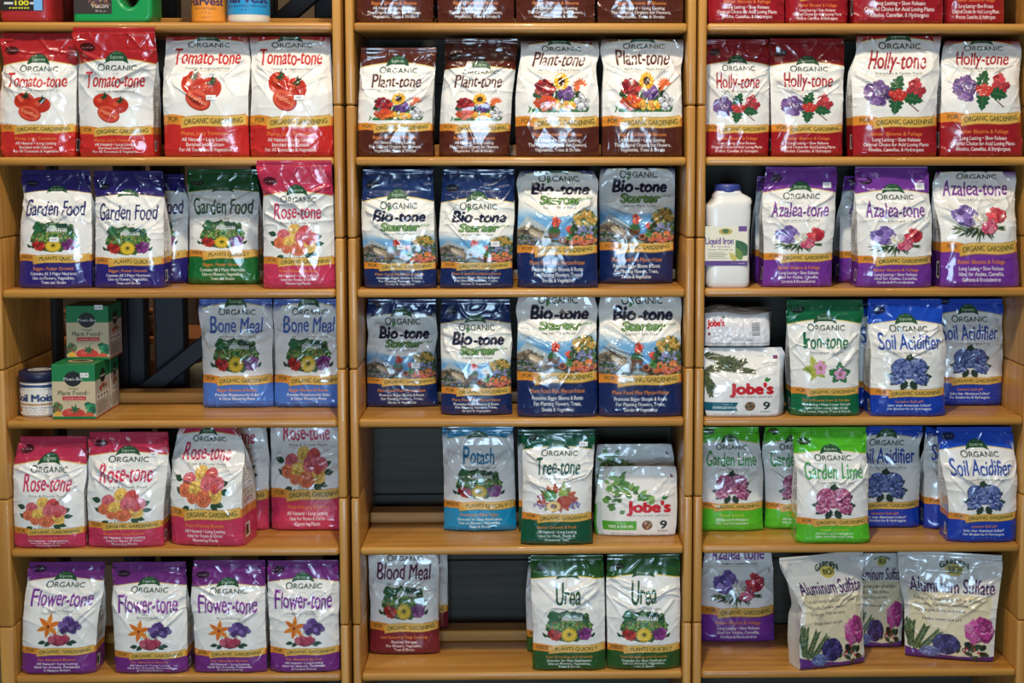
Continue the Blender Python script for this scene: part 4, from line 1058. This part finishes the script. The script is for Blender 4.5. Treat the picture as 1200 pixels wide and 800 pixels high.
B('bio', 2, [(198, 520, 603), (230, 517, 602), (255, 515, 603), (275, 514, 601), (308, 517, 600), (337.5, 515, 601)], dict(r=312, p=291, s=275, t=255, o=242, e=234), 'navy starter food bag second in the row, sticker beside its orange flowers', r=.010, lean=.022, stickers=[(576, 282, 586, 288)])
B('bio', 2, [(200, 610, 694), (212, 605, 702), (232, 608, 700), (275, 606, 700), (308, 606, 700), (335, 608, 701)], dict(r=293, p=270, s=243, t=222, o=209, e=202), 'large starter food bag lit brightly with garden scene, third in the row', r=.014, lean=.045, seal=False)
B('bio', 2, [(197, 704, 790), (212, 702, 791), (232, 703, 791), (275, 703, 790), (308, 703, 789), (328, 702, 788)], dict(r=290, p=266, s=241, t=219, o=204, e=197), 'large starter food bag pushed back into shade by the right wall', r=.100, lean=.035, seal=False)
B('azalea', 2, [(206, 888, 962), (250, 886, 966), (290, 886, 966), (326, 886, 966)], dict(r=298, p=276, s=256, t=244, o=228, e=222), 'dark purple azalea food bag hidden behind the one next to the jug', r=.118, lean=.02)
B('azalea', 2, [(193, 899, 980), (222, 895, 981), (252, 894, 980), (280, 896, 977), (308, 896, 976), (331.5, 894, 976)], dict(r=302, p=280, s=258, t=248, o=230, e=222), 'purple azalea food bag beside the white jug, with a small grey sticker on its band', r=.020, lean=.02, stickers=[(965, 213, 975, 220)])
B('azalea', 2, [(206, 990, 1070), (250, 986, 1072), (290, 985, 1072), (328, 985, 1072)], dict(r=300, p=277, s=256, t=244, o=228, e=222), 'dark purple azalea food bag hidden behind the middle one of three', r=.112, lean=.02)
B('azalea', 2, [(194, 1002, 1086), (224, 1003, 1090), (252, 1005, 1093), (280, 1006, 1093), (308, 1007, 1092), (338.5, 1005, 1093)], dict(r=306, p=281, s=259, t=248, o=231, e=224), 'purple azalea food bag with a white sticker on its band, middle of three', r=.008, lean=.02, stickers=[(1073, 214, 1084, 222)])
B('azalea', 2, [(201, 1098, 1188), (214, 1093, 1191), (240, 1096, 1191), (270, 1104, 1193), (300, 1104, 1194), (336.5, 1103, 1197)], dict(r=292, p=257, s=234, t=222, o=207, e=200), 'large azalea food bag with its top folded away, at the right end of its row', r=.010, lean=.045, seal=False)
# shelf 3
B('bone', 3, [(350, 234, 318), (372, 233, 319), (396, 235, 319), (412, 236, 318), (446, 237, 319), (477, 237, 320)], dict(r=446, p=418, s=394, t=383, o=366, e=357), 'blue bone meal bag nearer the dark diagonal brace', lean=.02)
B('bone', 3, [(350, 321, 403), (372, 320, 404), (396, 321, 404), (412, 322, 404), (446, 321, 404), (477, 321, 404)], dict(r=446, p=417, s=394, t=382, o=366, e=357), 'blue bone meal bag in the right corner, partly behind the upright', lean=.02)
B('bio', 3, [(350, 432, 510), (375, 429, 511), (392, 431, 512), (412, 429, 509), (446, 429, 511), (475.5, 429, 513)], dict(r=447, p=428, s=410, t=391, o=376, e=369), 'navy starter food bag set back in shade in the lower row, left corner', lean=.018, stickers=[(483, 424, 492, 430)])
B('bio', 3, [(350, 518, 597), (378, 516, 598), (402, 516, 600), (430, 517, 598), (462, 517, 599), (486.5, 517, 600)], dict(r=459, p=436, s=419, t=398, o=383, e=376), 'navy starter food bag brightly lit with white side panel, second in the lower row', lean=.018, stickers=[(565, 431, 574, 437)])
B('bio', 3, [(348, 608, 696), (362, 604, 701), (376, 607, 699), (412, 606, 699), (446, 606, 700), (485, 607, 700)], dict(r=442, p=416, s=390, t=368, o=351, e=343), 'large starter food bag third in the lower row, its garden scene bright', r=.012, lean=.04, seal=False)
B('bio', 3, [(348, 704, 797), (362, 701, 800), (376, 703, 798), (412, 702, 798), (446, 702, 799), (485, 702, 799)], dict(r=445, p=417, s=391, t=369, o=351, e=343), 'large starter food bag fourth in the lower row, against the right upright', r=.012, lean=.04, seal=False)
B('iron', 3, [(351, 923, 1010), (372, 921, 1012), (380, 923, 1010), (410, 926, 1007), (450, 928, 1007), (487.5, 928, 1008)], dict(r=459, p=437, s=412, t=402, o=384, e=376), 'green topped iron food bag between the white pouches and a blue bag', lean=.012)
B('soil', 3, [(352, 1000, 1082), (380, 1000, 1082), (420, 1003, 1084), (480, 1004, 1084)], dict(r=452, p=430, s=406, t=395, o=378, e=370), 'blue soil acidifier bag hidden behind the front one in the middle shelf', r=.112, lean=.012)
B('soil', 3, [(350, 1017, 1103), (378, 1018, 1105), (410, 1022, 1110), (440, 1021, 1108), (488.5, 1022, 1108)], dict(r=461, p=437, s=413, t=403, o=385, e=377), 'bright blue soil acidifier bag standing in front beside the iron food', lean=.014)
B('soil', 3, [(350, 1094, 1174), (374, 1094, 1176), (400, 1097, 1181), (430, 1097, 1178), (475.5, 1097, 1179)], dict(r=446, p=425, s=402, t=392, o=374, e=366), 'blue soil acidifier bag set back in shade beside the right wall, middle shelf', lean=.018)
# shelf 4
B('rose', 4, [(511, 26, 102), (545, 14, 100), (566, 6, 99), (580, 9, 97), (615, 10, 98), (649.5, 13, 99)], dict(r=623, p=601, s=580, t=567, o=550, e=541), 'pink topped rose food bag in the left corner, its shoulders bulging', lean=.022)
B('rose', 4, [(506, 105, 197), (535, 103, 196), (560, 102, 194), (590, 101, 191), (616, 102, 190), (646.5, 103, 190)], dict(r=616, p=594, s=570, t=556, o=538, e=531), 'pink topped rose food bag second from the left wall, with a pale sticker', lean=.020, stickers=[(176, 529, 185, 535)])
B('rose', 4, [(500, 228, 312), (530, 228, 314), (560, 228, 314), (614, 229, 314)], dict(r=582, p=553, s=525, t=512, o=500, e=494), 'rose food bag in shade directly behind the large front one', r=.148, lean=.02, seal=False)
B('rose', 4, [(500, 212, 276), (515, 205, 286), (535, 201, 289), (560, 200, 288), (600, 201, 288), (640, 202, 290)], dict(r=603, p=571, s=543, t=531, o=514, e=507), 'large rose food bag turned slightly, showing its striped side panel', lean=.045, seal=False, yaw=math.radians(-8), T=.11)
B('rose', 4, [(500, 318, 398), (520, 317, 402), (560, 317, 403), (612.5, 318, 404)], dict(r=579, p=549, s=521, t=508, o=494, e=487), 'large rose food bag pushed back into shade by the right upright', lean=.035, seal=False)
B('potash', 4, [(499, 518, 601), (530, 519, 602), (560, 520, 603), (590, 520, 604), (622.5, 520, 605)], dict(r=592, p=568, s=547, t=537, e=512), 'bright blue potash bag beside the empty stretch of shelf', lean=.018)
B('tree', 4, [(503, 607, 688), (540, 607, 688), (580, 608, 688), (618, 608, 688)], dict(r=592, p=571, s=548, t=536, o=523, e=517), 'dark green tree food bag hidden behind the front one', r=.110, lean=.012)
B('tree', 4, [(503, 611, 697), (525, 612, 697), (560, 613, 694), (600, 612, 693), (638.5, 610, 695)], dict(r=606, p=584, s=560, t=548, o=531, e=524), 'dark green tree food bag standing in front beside the leafy white pouch', lean=.010, stickers=[(679, 517, 689, 523)])
B('lime', 4, [(500, 822, 888), (525, 821, 891), (555, 820, 895), (590, 820, 894), (622.5, 820, 895)], dict(r=593, p=572, s=549, t=540, o=524, e=517), 'bright green garden lime bag set back in the left corner', lean=.016)
B('lime', 4, [(500, 898, 962), (525, 894, 968), (555, 897, 972), (590, 898, 974), (620, 897, 974)], dict(r=594, p=572, s=550, t=540, o=524, e=517), 'bright green garden lime bag half hidden behind the front one', lean=.016)
B('lime', 4, [(500, 928, 1014), (530, 931, 1016), (560, 935, 1019), (600, 935, 1018), (641.5, 934, 1020)], dict(r=612, p=588, s=565, t=554, o=536, e=529), 'bright green garden lime bag standing in front at the shelf edge', lean=.016)
B('soil', 4, [(499, 1000, 1083), (520, 998, 1078), (550, 996, 1080), (590, 995, 1078), (618.5, 995, 1078)], dict(r=592, p=570, s=547, t=536, o=519, e=511), 'blue soil acidifier bag half hidden behind the bright green bag', lean=.022)
B('soil', 4, [(500, 1086, 1168), (540, 1084, 1168), (580, 1084, 1168), (616, 1085, 1168)], dict(r=588, p=566, s=543, t=532, o=517, e=510), 'blue soil acidifier bag hidden behind the bulging one, right lower shelf', r=.118, lean=.02)
B('soil', 4, [(500, 1097, 1184), (525, 1101, 1189), (552, 1106, 1195), (580, 1112, 1193), (606, 1113, 1193), (635.5, 1112, 1193)], dict(r=606, p=584, s=561, t=550, o=532, e=524), 'bright blue soil acidifier bag at the right end, shoulders bulging', lean=.022)
# shelf 5
B('flower', 5, [(658, 35, 124), (680, 32, 121), (700, 27, 119), (722, 26, 114), (760, 25, 111), (795, 24, 111)], dict(r=763, p=740, s=715, t=702, o=685, e=678), 'purple flower food bag by the left wall, its dark right side panel showing', lean=.018)
B('flower', 5, [(658, 132, 217), (680, 132, 218), (705, 129, 216), (730, 131, 218), (760, 133, 218), (793, 134, 219)], dict(r=768, p=745, s=723, t=709, o=691, e=684), 'purple flower food bag second from the left wall, crumpled white middle', lean=.020)
B('flower', 5, [(656, 228, 311), (685, 224, 310), (705, 222, 310), (730, 226, 310), (760, 227, 311), (791, 228, 312)], dict(r=766, p=744, s=723, t=709, o=692, e=685), 'purple flower food bag third from the left wall', lean=.014)
B('flower', 5, [(656, 314, 396), (685, 313, 397), (705, 313, 397), (730, 315, 396), (760, 316, 397), (791, 316, 397)], dict(r=763, p=742, s=718, t=704, o=686, e=679), 'purple flower food bag pressed against the right upright', lean=.014)
B('blood', 5, [(645, 446, 524), (700, 446, 524), (744, 446, 525)], dict(r=716, p=690, s=668, t=656, o=643, e=637), 'maroon blood meal bag hidden behind the front one', r=.205, T=.06, zoff=.0258, lean=.02, seal=False)
B('blood', 5, [(645, 432, 514), (665, 431, 514), (682, 432, 514), (710, 434, 513), (740, 433, 514), (767, 433, 515)], dict(r=735, p=707, s=683, t=671, o=654, e=647), 'maroon blood meal bag standing beside the empty gap on the lowest shelf', lean=.02, T=.075, seal=False)
B('urea', 5, [(652, 620, 690), (700, 616, 692), (768, 618, 692)], dict(r=745, p=720, s=700, t=687, e=664), 'dark green urea bag hidden behind the one beside the gap', r=.118, lean=.016)
B('urea', 5, [(650, 622, 706), (675, 622, 708), (710, 623, 709), (740, 625, 709), (788, 624, 710)], dict(r=760, p=735, s=712, t=701, e=676), 'dark green urea bag beside the empty gap on the lowest shelf', lean=.014)
B('urea', 5, [(649, 712, 796), (675, 711, 797), (710, 711, 798), (740, 712, 797), (786.5, 712, 797)], dict(r=760, p=735, s=712, t=700, e=674), 'dark green urea bag pressed against the right upright', lean=.014)
B('azalea', 5, [(645, 826, 903), (670, 824, 907), (700, 822, 907), (752.5, 822, 908)], dict(r=717, p=689, s=660, t=650, o=636, e=630), 'large azalea food bag in deep shade on the lowest right shelf', lean=.030, seal=False)

# ------------------------------------------------------------------ fertilizer spike pouches
def spike_base(A, wy):
    A.text("Jobe's", 62, 36, 58, 16, (206, 34, 44), .06)
    A.leaf(80, 54, 9, 2.2, .5, (50, 120, 60)); A.leaf(80, 54, 7, 2, 1.1, (60, 130, 60))
    A.text('FERTILIZER SPIKES', 62, 29.5, 56, 2.8, (130, 120, 120))
    A.text('9', 82, 12, 9, 12, (30, 52, 56), .03); A.text('SPIKES', 82, 7, 14, 2.8, (70, 80, 80))
    A.ell(60, 17, 7, 7, (120, 80, 60)); A.cluster(60, 17, 5, 5, 20, 1.6, [(160, 120, 90), (90, 110, 80), (190, 150, 120)], False)
    A.rect(91, 84, 97, 89, (60, 70, 130)); 
    for q in range(3): A.rect(93 if q > 1 else 91, 84 + q * 1.8, 97, 84.9 + q * 1.8, (196, 70, 70))
    A.text('7-2-4', 74, 87, 8, 2, (130, 130, 130)); A.rect(76, 78, 97, 79, (190, 190, 190)); A.rect(76, 75.5, 97, 76.4, (196, 196, 196))
    A.text('NET WT 1.2 LB (544 g)', 26, 4, 32, 2.2, (150, 150, 150))
def jobe_evergreen():
    A = Art(100, (238, 236, 232))
    R = A.r
    for bx_, by_, ang, L in ((-4, 62, .55, 46), (10, 70, .25, 46), (20, 74, -.15, 46), (-4, 66, -.9, 26), (0, 90, -.2, 36), (2, 60, -1.35, 28), (28, 72, .8, 18), (36, 70, .6, 20)):
        A.line([(bx_, by_), (bx_ + L * math.cos(ang), by_ + L * math.sin(ang))], 1.2, (110, 90, 64))
        for k in range(int(L * 1.9)):
            q = k / (L * 1.9); x, y = bx_ + L * q * math.cos(ang), by_ + L * q * math.sin(ang)
            for sg in (-1, 1):
                A.leaf(x, y, 8 * (1.1 - .5 * q), .6, ang + sg * R.uniform(.5, .95), R.choice([(78, 92, 62), (58, 74, 52), (104, 112, 76), (44, 58, 44)]))
    spike_base(A, 0); A.fill([(0, 10), (44, 10), (41, 16), (44, 23), (0, 23)], (14, 92, 112)); A.text('TREE &', 30, 18.6, 14, 2.4, (214, 230, 232)); A.text('EVERGREENS', 26, 13, 30, 4, (226, 236, 238), .02)
    return A.done()
def jobe_tree():
    A = Art(100, (238, 236, 230)); R = A.r
    for k in range(58):
        q = R.random(); x = 2 + 62 * q; y = 84 - 34 * q + R.uniform(-14, 10) * (1 - q * .7); 
        if k > 40: x, y = R.uniform(0, 26), R.uniform(34, 92)
        A.leaf(x, y, R.uniform(8, 13), R.uniform(2.2, 3.8), R.uniform(-.8, 1.2), R.choice([(96, 148, 66), (74, 122, 56), (126, 168, 90), (58, 100, 50)]), (140, 180, 110))
    spike_base(A, 0); A.fill([(0, 10), (46, 10), (46, 23), (0, 23)], (84, 170, 50)); A.text('TREE &', 24, 18.6, 14, 2.4, (226, 240, 214)); A.text('TREE & SHRUBS', 24, 13, 34, 4, (240, 246, 230), .02)
    return A.done()
def jobe_end():
    A = Art(40, (228, 228, 232)); A.text("Jobe's", 16, 24, 26, 8, (200, 40, 50), .05); A.leaf(26, 33, 5, 1.2, .6, (60, 120, 60))
    A.ell(6, 15, 2, 2, (120, 60, 70)); A.rect(10, 15.5, 26, 16.4, (180, 180, 180)); A.rect(10, 12.5, 22, 13.3, (190, 190, 190))
    for k in range(9): A.rect(72, 14 + k * 1.9, 84, 15 + k * 1.9, (90, 92, 100))
    A.rect(0, 3, 100, 4, (170, 170, 172)); A.rect(0, 0, 100, 1.2, (190, 188, 184)); return A.done()
def plain_side(colr, low=None):
    def f(T, t, v, seed):
        C = np.empty(t.shape + (3,), np.float32); C[:] = np.array(colr) / 255.
        if low is not None: C[(v < 45) & (t > .2)] = np.array(low) / 255.
        rows = v * .9; C[((rows - np.floor(rows)) < .4) & (np.abs(t - .5) < .25) & (v > 55) & (v < 85)] *= .85
        return C
    return f
JE, JT, JN = jobe_evergreen(), jobe_tree(), jobe_end()
VK.update(m=100, n=40, h=50)
zj3 = shelf_top(3)
bag('x', 3, [(407, 826, 910), (416, 824, 914), (450, 824, 914), (478, 825, 914), (492.5, 829, 911)], dict(h=450), 'white fertilizer spike pouch with evergreen branch, under a flat pouch', lean=.030, T=.15, group='fertilizer spike pouches', seal=False, A=JE, side=plain_side((206, 212, 220), (60, 140, 190)), name='pouch', wr=.5, belly=.6, topv=100, corner=.006, bulge=(0, .022))
# the pouch lying on top shows its end panel
def lying(x0, x1, yb, yt, Yf, zbase, depth, label):
    p0, p1 = at(x0, yb, Yf), at(x1, yb, Yf); zt = at(x0, yt, Yf)[1]; h = zt - zbase; w = p1[0] - p0[0]
    g = thing('pouch', (.5 * (p0[0] + p1[0]), Yf + depth / 2, zbase), label, 'pouch', 'fertilizer spike pouches')
    nu, ns = 130, 60
    u, v = np.meshgrid(np.linspace(0, 1, nu), np.linspace(0, 1, ns))
    bul = .008 * (1 - np.abs(2 * v - 1) ** 2.2)
    wrk = .003 * (ridged(u * 9, v * 3, 31) - .5) + .002 * (vnoise(u * 20, v * 8, 32) - .5)
    F = np.stack([(u - .5) * w * (1 - .03 * v), -depth / 2 - bul + .012 * v + wrk + .01 * np.abs(2 * u - 1) ** 8, v * h + .003 * np.sin(u * 7) * v], -1)
    d = np.linspace(0, 1, 40); U2, D2 = np.meshgrid(np.linspace(0, 1, nu), d)
    T_ = F[-1][None] + 0 * F[:40] if False else None
    Tp = np.stack([(U2 - .5) * w * .97, F[-1, :, 1][None] + D2 * (depth - .02), F[-1, :, 2][None] + .010 * np.sin(np.pi * D2) * (1 - np.abs(2 * U2 - 1) ** 4) + .003 * (vnoise(U2 * 12, D2 * 9, 33) - .5) * np.sin(np.pi * D2)], -1)
    Bk = np.stack([(u - .5) * w * .97, np.full_like(u, 0) + Tp[-1, :, 1][None] + bul, (1 - v) * (Tp[-1, :, 2][None])], -1)
    V = np.concatenate([F.reshape(-1, 3), Tp.reshape(-1, 3), Bk.reshape(-1, 3)])
    C = np.concatenate([JN.sample(u, v * 40).reshape(-1, 3), np.full((nu * 40, 3), .88), np.full((nu * ns, 3), .85)])
    Q = np.concatenate([grid_quads(ns, nu), grid_quads(40, nu, ns * nu), grid_quads(ns, nu, (ns + 40) * nu)])
    me = np_mesh('pouch', V, Q, C)
    bm = bmesh.new(); bm.from_mesh(me); bmesh.ops.remove_doubles(bm, verts=bm.verts[:], dist=1e-5); bm.to_mesh(me); bm.free()
    link_mesh('film_body', me, M_FILM, g)
    for sd in (-1, 1):                                  # folded end ears
        n = 24; a, b = np.meshgrid(np.linspace(0, 1, n), np.linspace(0, 1, n))
        col_ = 0 if sd == -1 else -1
        yf = np.interp(b[:, 0], np.linspace(0, 1, ns), F[:, col_, 1]); zf = np.interp(b[:, 0], np.linspace(0, 1, ns), F[:, col_, 2])
        X = sd * (w / 2 * (1 - .03 * b) + (.016 if sd > 0 else .002) * np.sin(np.pi * a) * (.3 + .7 * b))
        P = np.stack([X, yf[:, None] + a * (depth - .02), zf[:, None] * np.ones_like(a)], -1)
        link_mesh('end_fold', np_mesh('ear', P, grid_quads(n, n, 0, sd == -1), np.full((n * n, 3), .86)), M_FILM, g)
    return g
ztop = at(870, 407, .035)[1] + .0035
lying(826, 903, 401, 368, .030, ztop, .13, 'white fertilizer spike pouch lying flat on the evergreen pouch, barcode outwards')
bag('x', 4, [(520, 700, 786), (535, 698, 790), (580, 698, 790), (616, 700, 788)], dict(h=560), 'white leafy spike pouch standing behind, its top showing in shade', r=.140, lean=.012, T=.052, group='fertilizer spike pouches', seal=False, A=JT, side=plain_side((206, 212, 204), (84, 170, 50)), name='pouch', wr=.6, belly=.5, topv=100, corner=.006)
bag('x', 4, [(546, 709, 791), (556, 707, 793), (590, 705, 794), (615, 706, 793), (628.5, 709, 791)], dict(h=588), 'white fertilizer spike pouch with green leaves, beside the dark green tree food', lean=.012, T=.045, bulge=(.018, 0), group='fertilizer spike pouches', seal=False, A=JT, side=plain_side((206, 212, 204), (84, 170, 50)), name='pouch', wr=.5, belly=.6, topv=100, corner=.006)

# ------------------------------------------------------------------ white aluminium sulfate pouches
def sulfate_art():
    A = Art(128, (226, 222, 212)); R = A.r
    A.fill([(6, 0), (94, 0), (94, 84), (6, 88)], (228, 214, 178))
    A.rect(0, 90, 100, 128, (216, 214, 208))
    A.text('GARDEN', 54, 112, 28, 7, (40, 66, 44), .04, 0, lambda x: -.02 * (x - 54) ** 2); A.ell(54, 108, 9, 6, (196, 176, 90)); A.text('RICH', 55, 105, 13, 6, (40, 66, 44), .03)
    A.text('Aluminum Sulfate', 52, 87, 86, 14, (66, 34, 86), .012)
    for k, (l, w) in enumerate((('For acid loving plants such as Azaleas,', 72), ('Camellia, Gardenia, Hemlock,', 58), ('Hydrangea, Holly and more', 54), ('Helps lower soil pH', 42))):
        A.text(l, 12 + w / 2 + (8 if k == 3 else 0), 77 - k * 7 - (4 if k == 3 else 0), w, 4, (70, 60, 70), .004)
    A.text('22.5', 84, 119, 10, 2, (150, 140, 140))
    A.fill([(0, 0), (100, 0), (100, 8), (60, 6), (30, 9), (0, 14)], (94, 42, 124))
    for bx_, by_, ang in ((6, 14, 1.5), (10, 12, 1.15), (16, 12, .85), (8, 16, 1.8)):
        for k in range(26):
            q = k / 26; x, y = bx_ + 34 * q * math.cos(ang), by_ + 34 * q * math.sin(ang)
            for sg in (-1, 1): A.leaf(x, y, 6.5, .8, ang + sg * .7, R.choice([(70, 92, 58), (96, 116, 76), (50, 70, 46)]))
    for k in range(16): A.leaf(R.uniform(56, 92), R.uniform(8, 26), R.uniform(8, 14), R.uniform(2, 4), R.uniform(0, 6.2), R.choice([(34, 50, 38), (52, 70, 46), (24, 34, 30), (120, 50, 44)]))
    A.cluster(82, 42, 13, 16, 80, 4.6, [(176, 56, 132), (202, 92, 158), (140, 34, 104), (220, 130, 180)])
    A.cluster(74, 14, 12, 5, 14, 1.4, [(196, 60, 50), (220, 210, 200)], False)
    A.ell(46, 22, 15, 14, (54, 46, 100), rough=.05); A.cluster(46, 22, 13, 12, 90, 2.4, [(64, 56, 120), (88, 78, 148), (44, 36, 86)])
    A.ell(28, 11, 12, 7, (96, 106, 160), rough=.05); A.cluster(28, 11, 10, 6, 46, 2, [(110, 122, 176), (140, 150, 196), (84, 90, 140)])
    return A.done()
SA = sulfate_art()
VK.update(g=110, l=92, c=46)
def white_side(T, t, v, seed):
    C = np.empty(t.shape + (3,), np.float32); C[:] = (.88, .87, .84); return C
SP = dict(group='aluminium sulfate pouches', A=SA, side=white_side, name='pouch', wr=1.0, topv=127, corner=.004)
bag('x', 5, [(648, 1000, 1064), (680, 997, 1060), (758.5, 996, 1056)], dict(l=674, g=655, c=714), 'white aluminium sulfate pouch in shade between the two front pouches', lean=.02, T=.06, seal=False, **SP)
bag('x', 5, [(648, 900, 1012), (664, 908, 1012), (690, 921, 1012), (712, 932, 1011), (722, 929, 1011), (750, 928, 1012), (782, 930, 1013)], dict(l=689, g=667, c=735), 'white aluminium sulfate pouch leaning at the front, its left side folded in', lean=.012, T=.07, seal=True, yaw=math.radians(17), seed=77, **SP)
bag('x', 5, [(647, 1056, 1174), (664, 1058, 1175), (690, 1061, 1173), (712, 1066, 1170), (740, 1066, 1168), (773, 1067, 1166)], dict(l=689, g=664, c=732), 'white aluminium sulfate pouch standing upright by the right wall, whole title readable', lean=.012, T=.07, seal=True, yaw=math.radians(-13), seed=91, **SP)
bpy.data.objects.remove(_to)
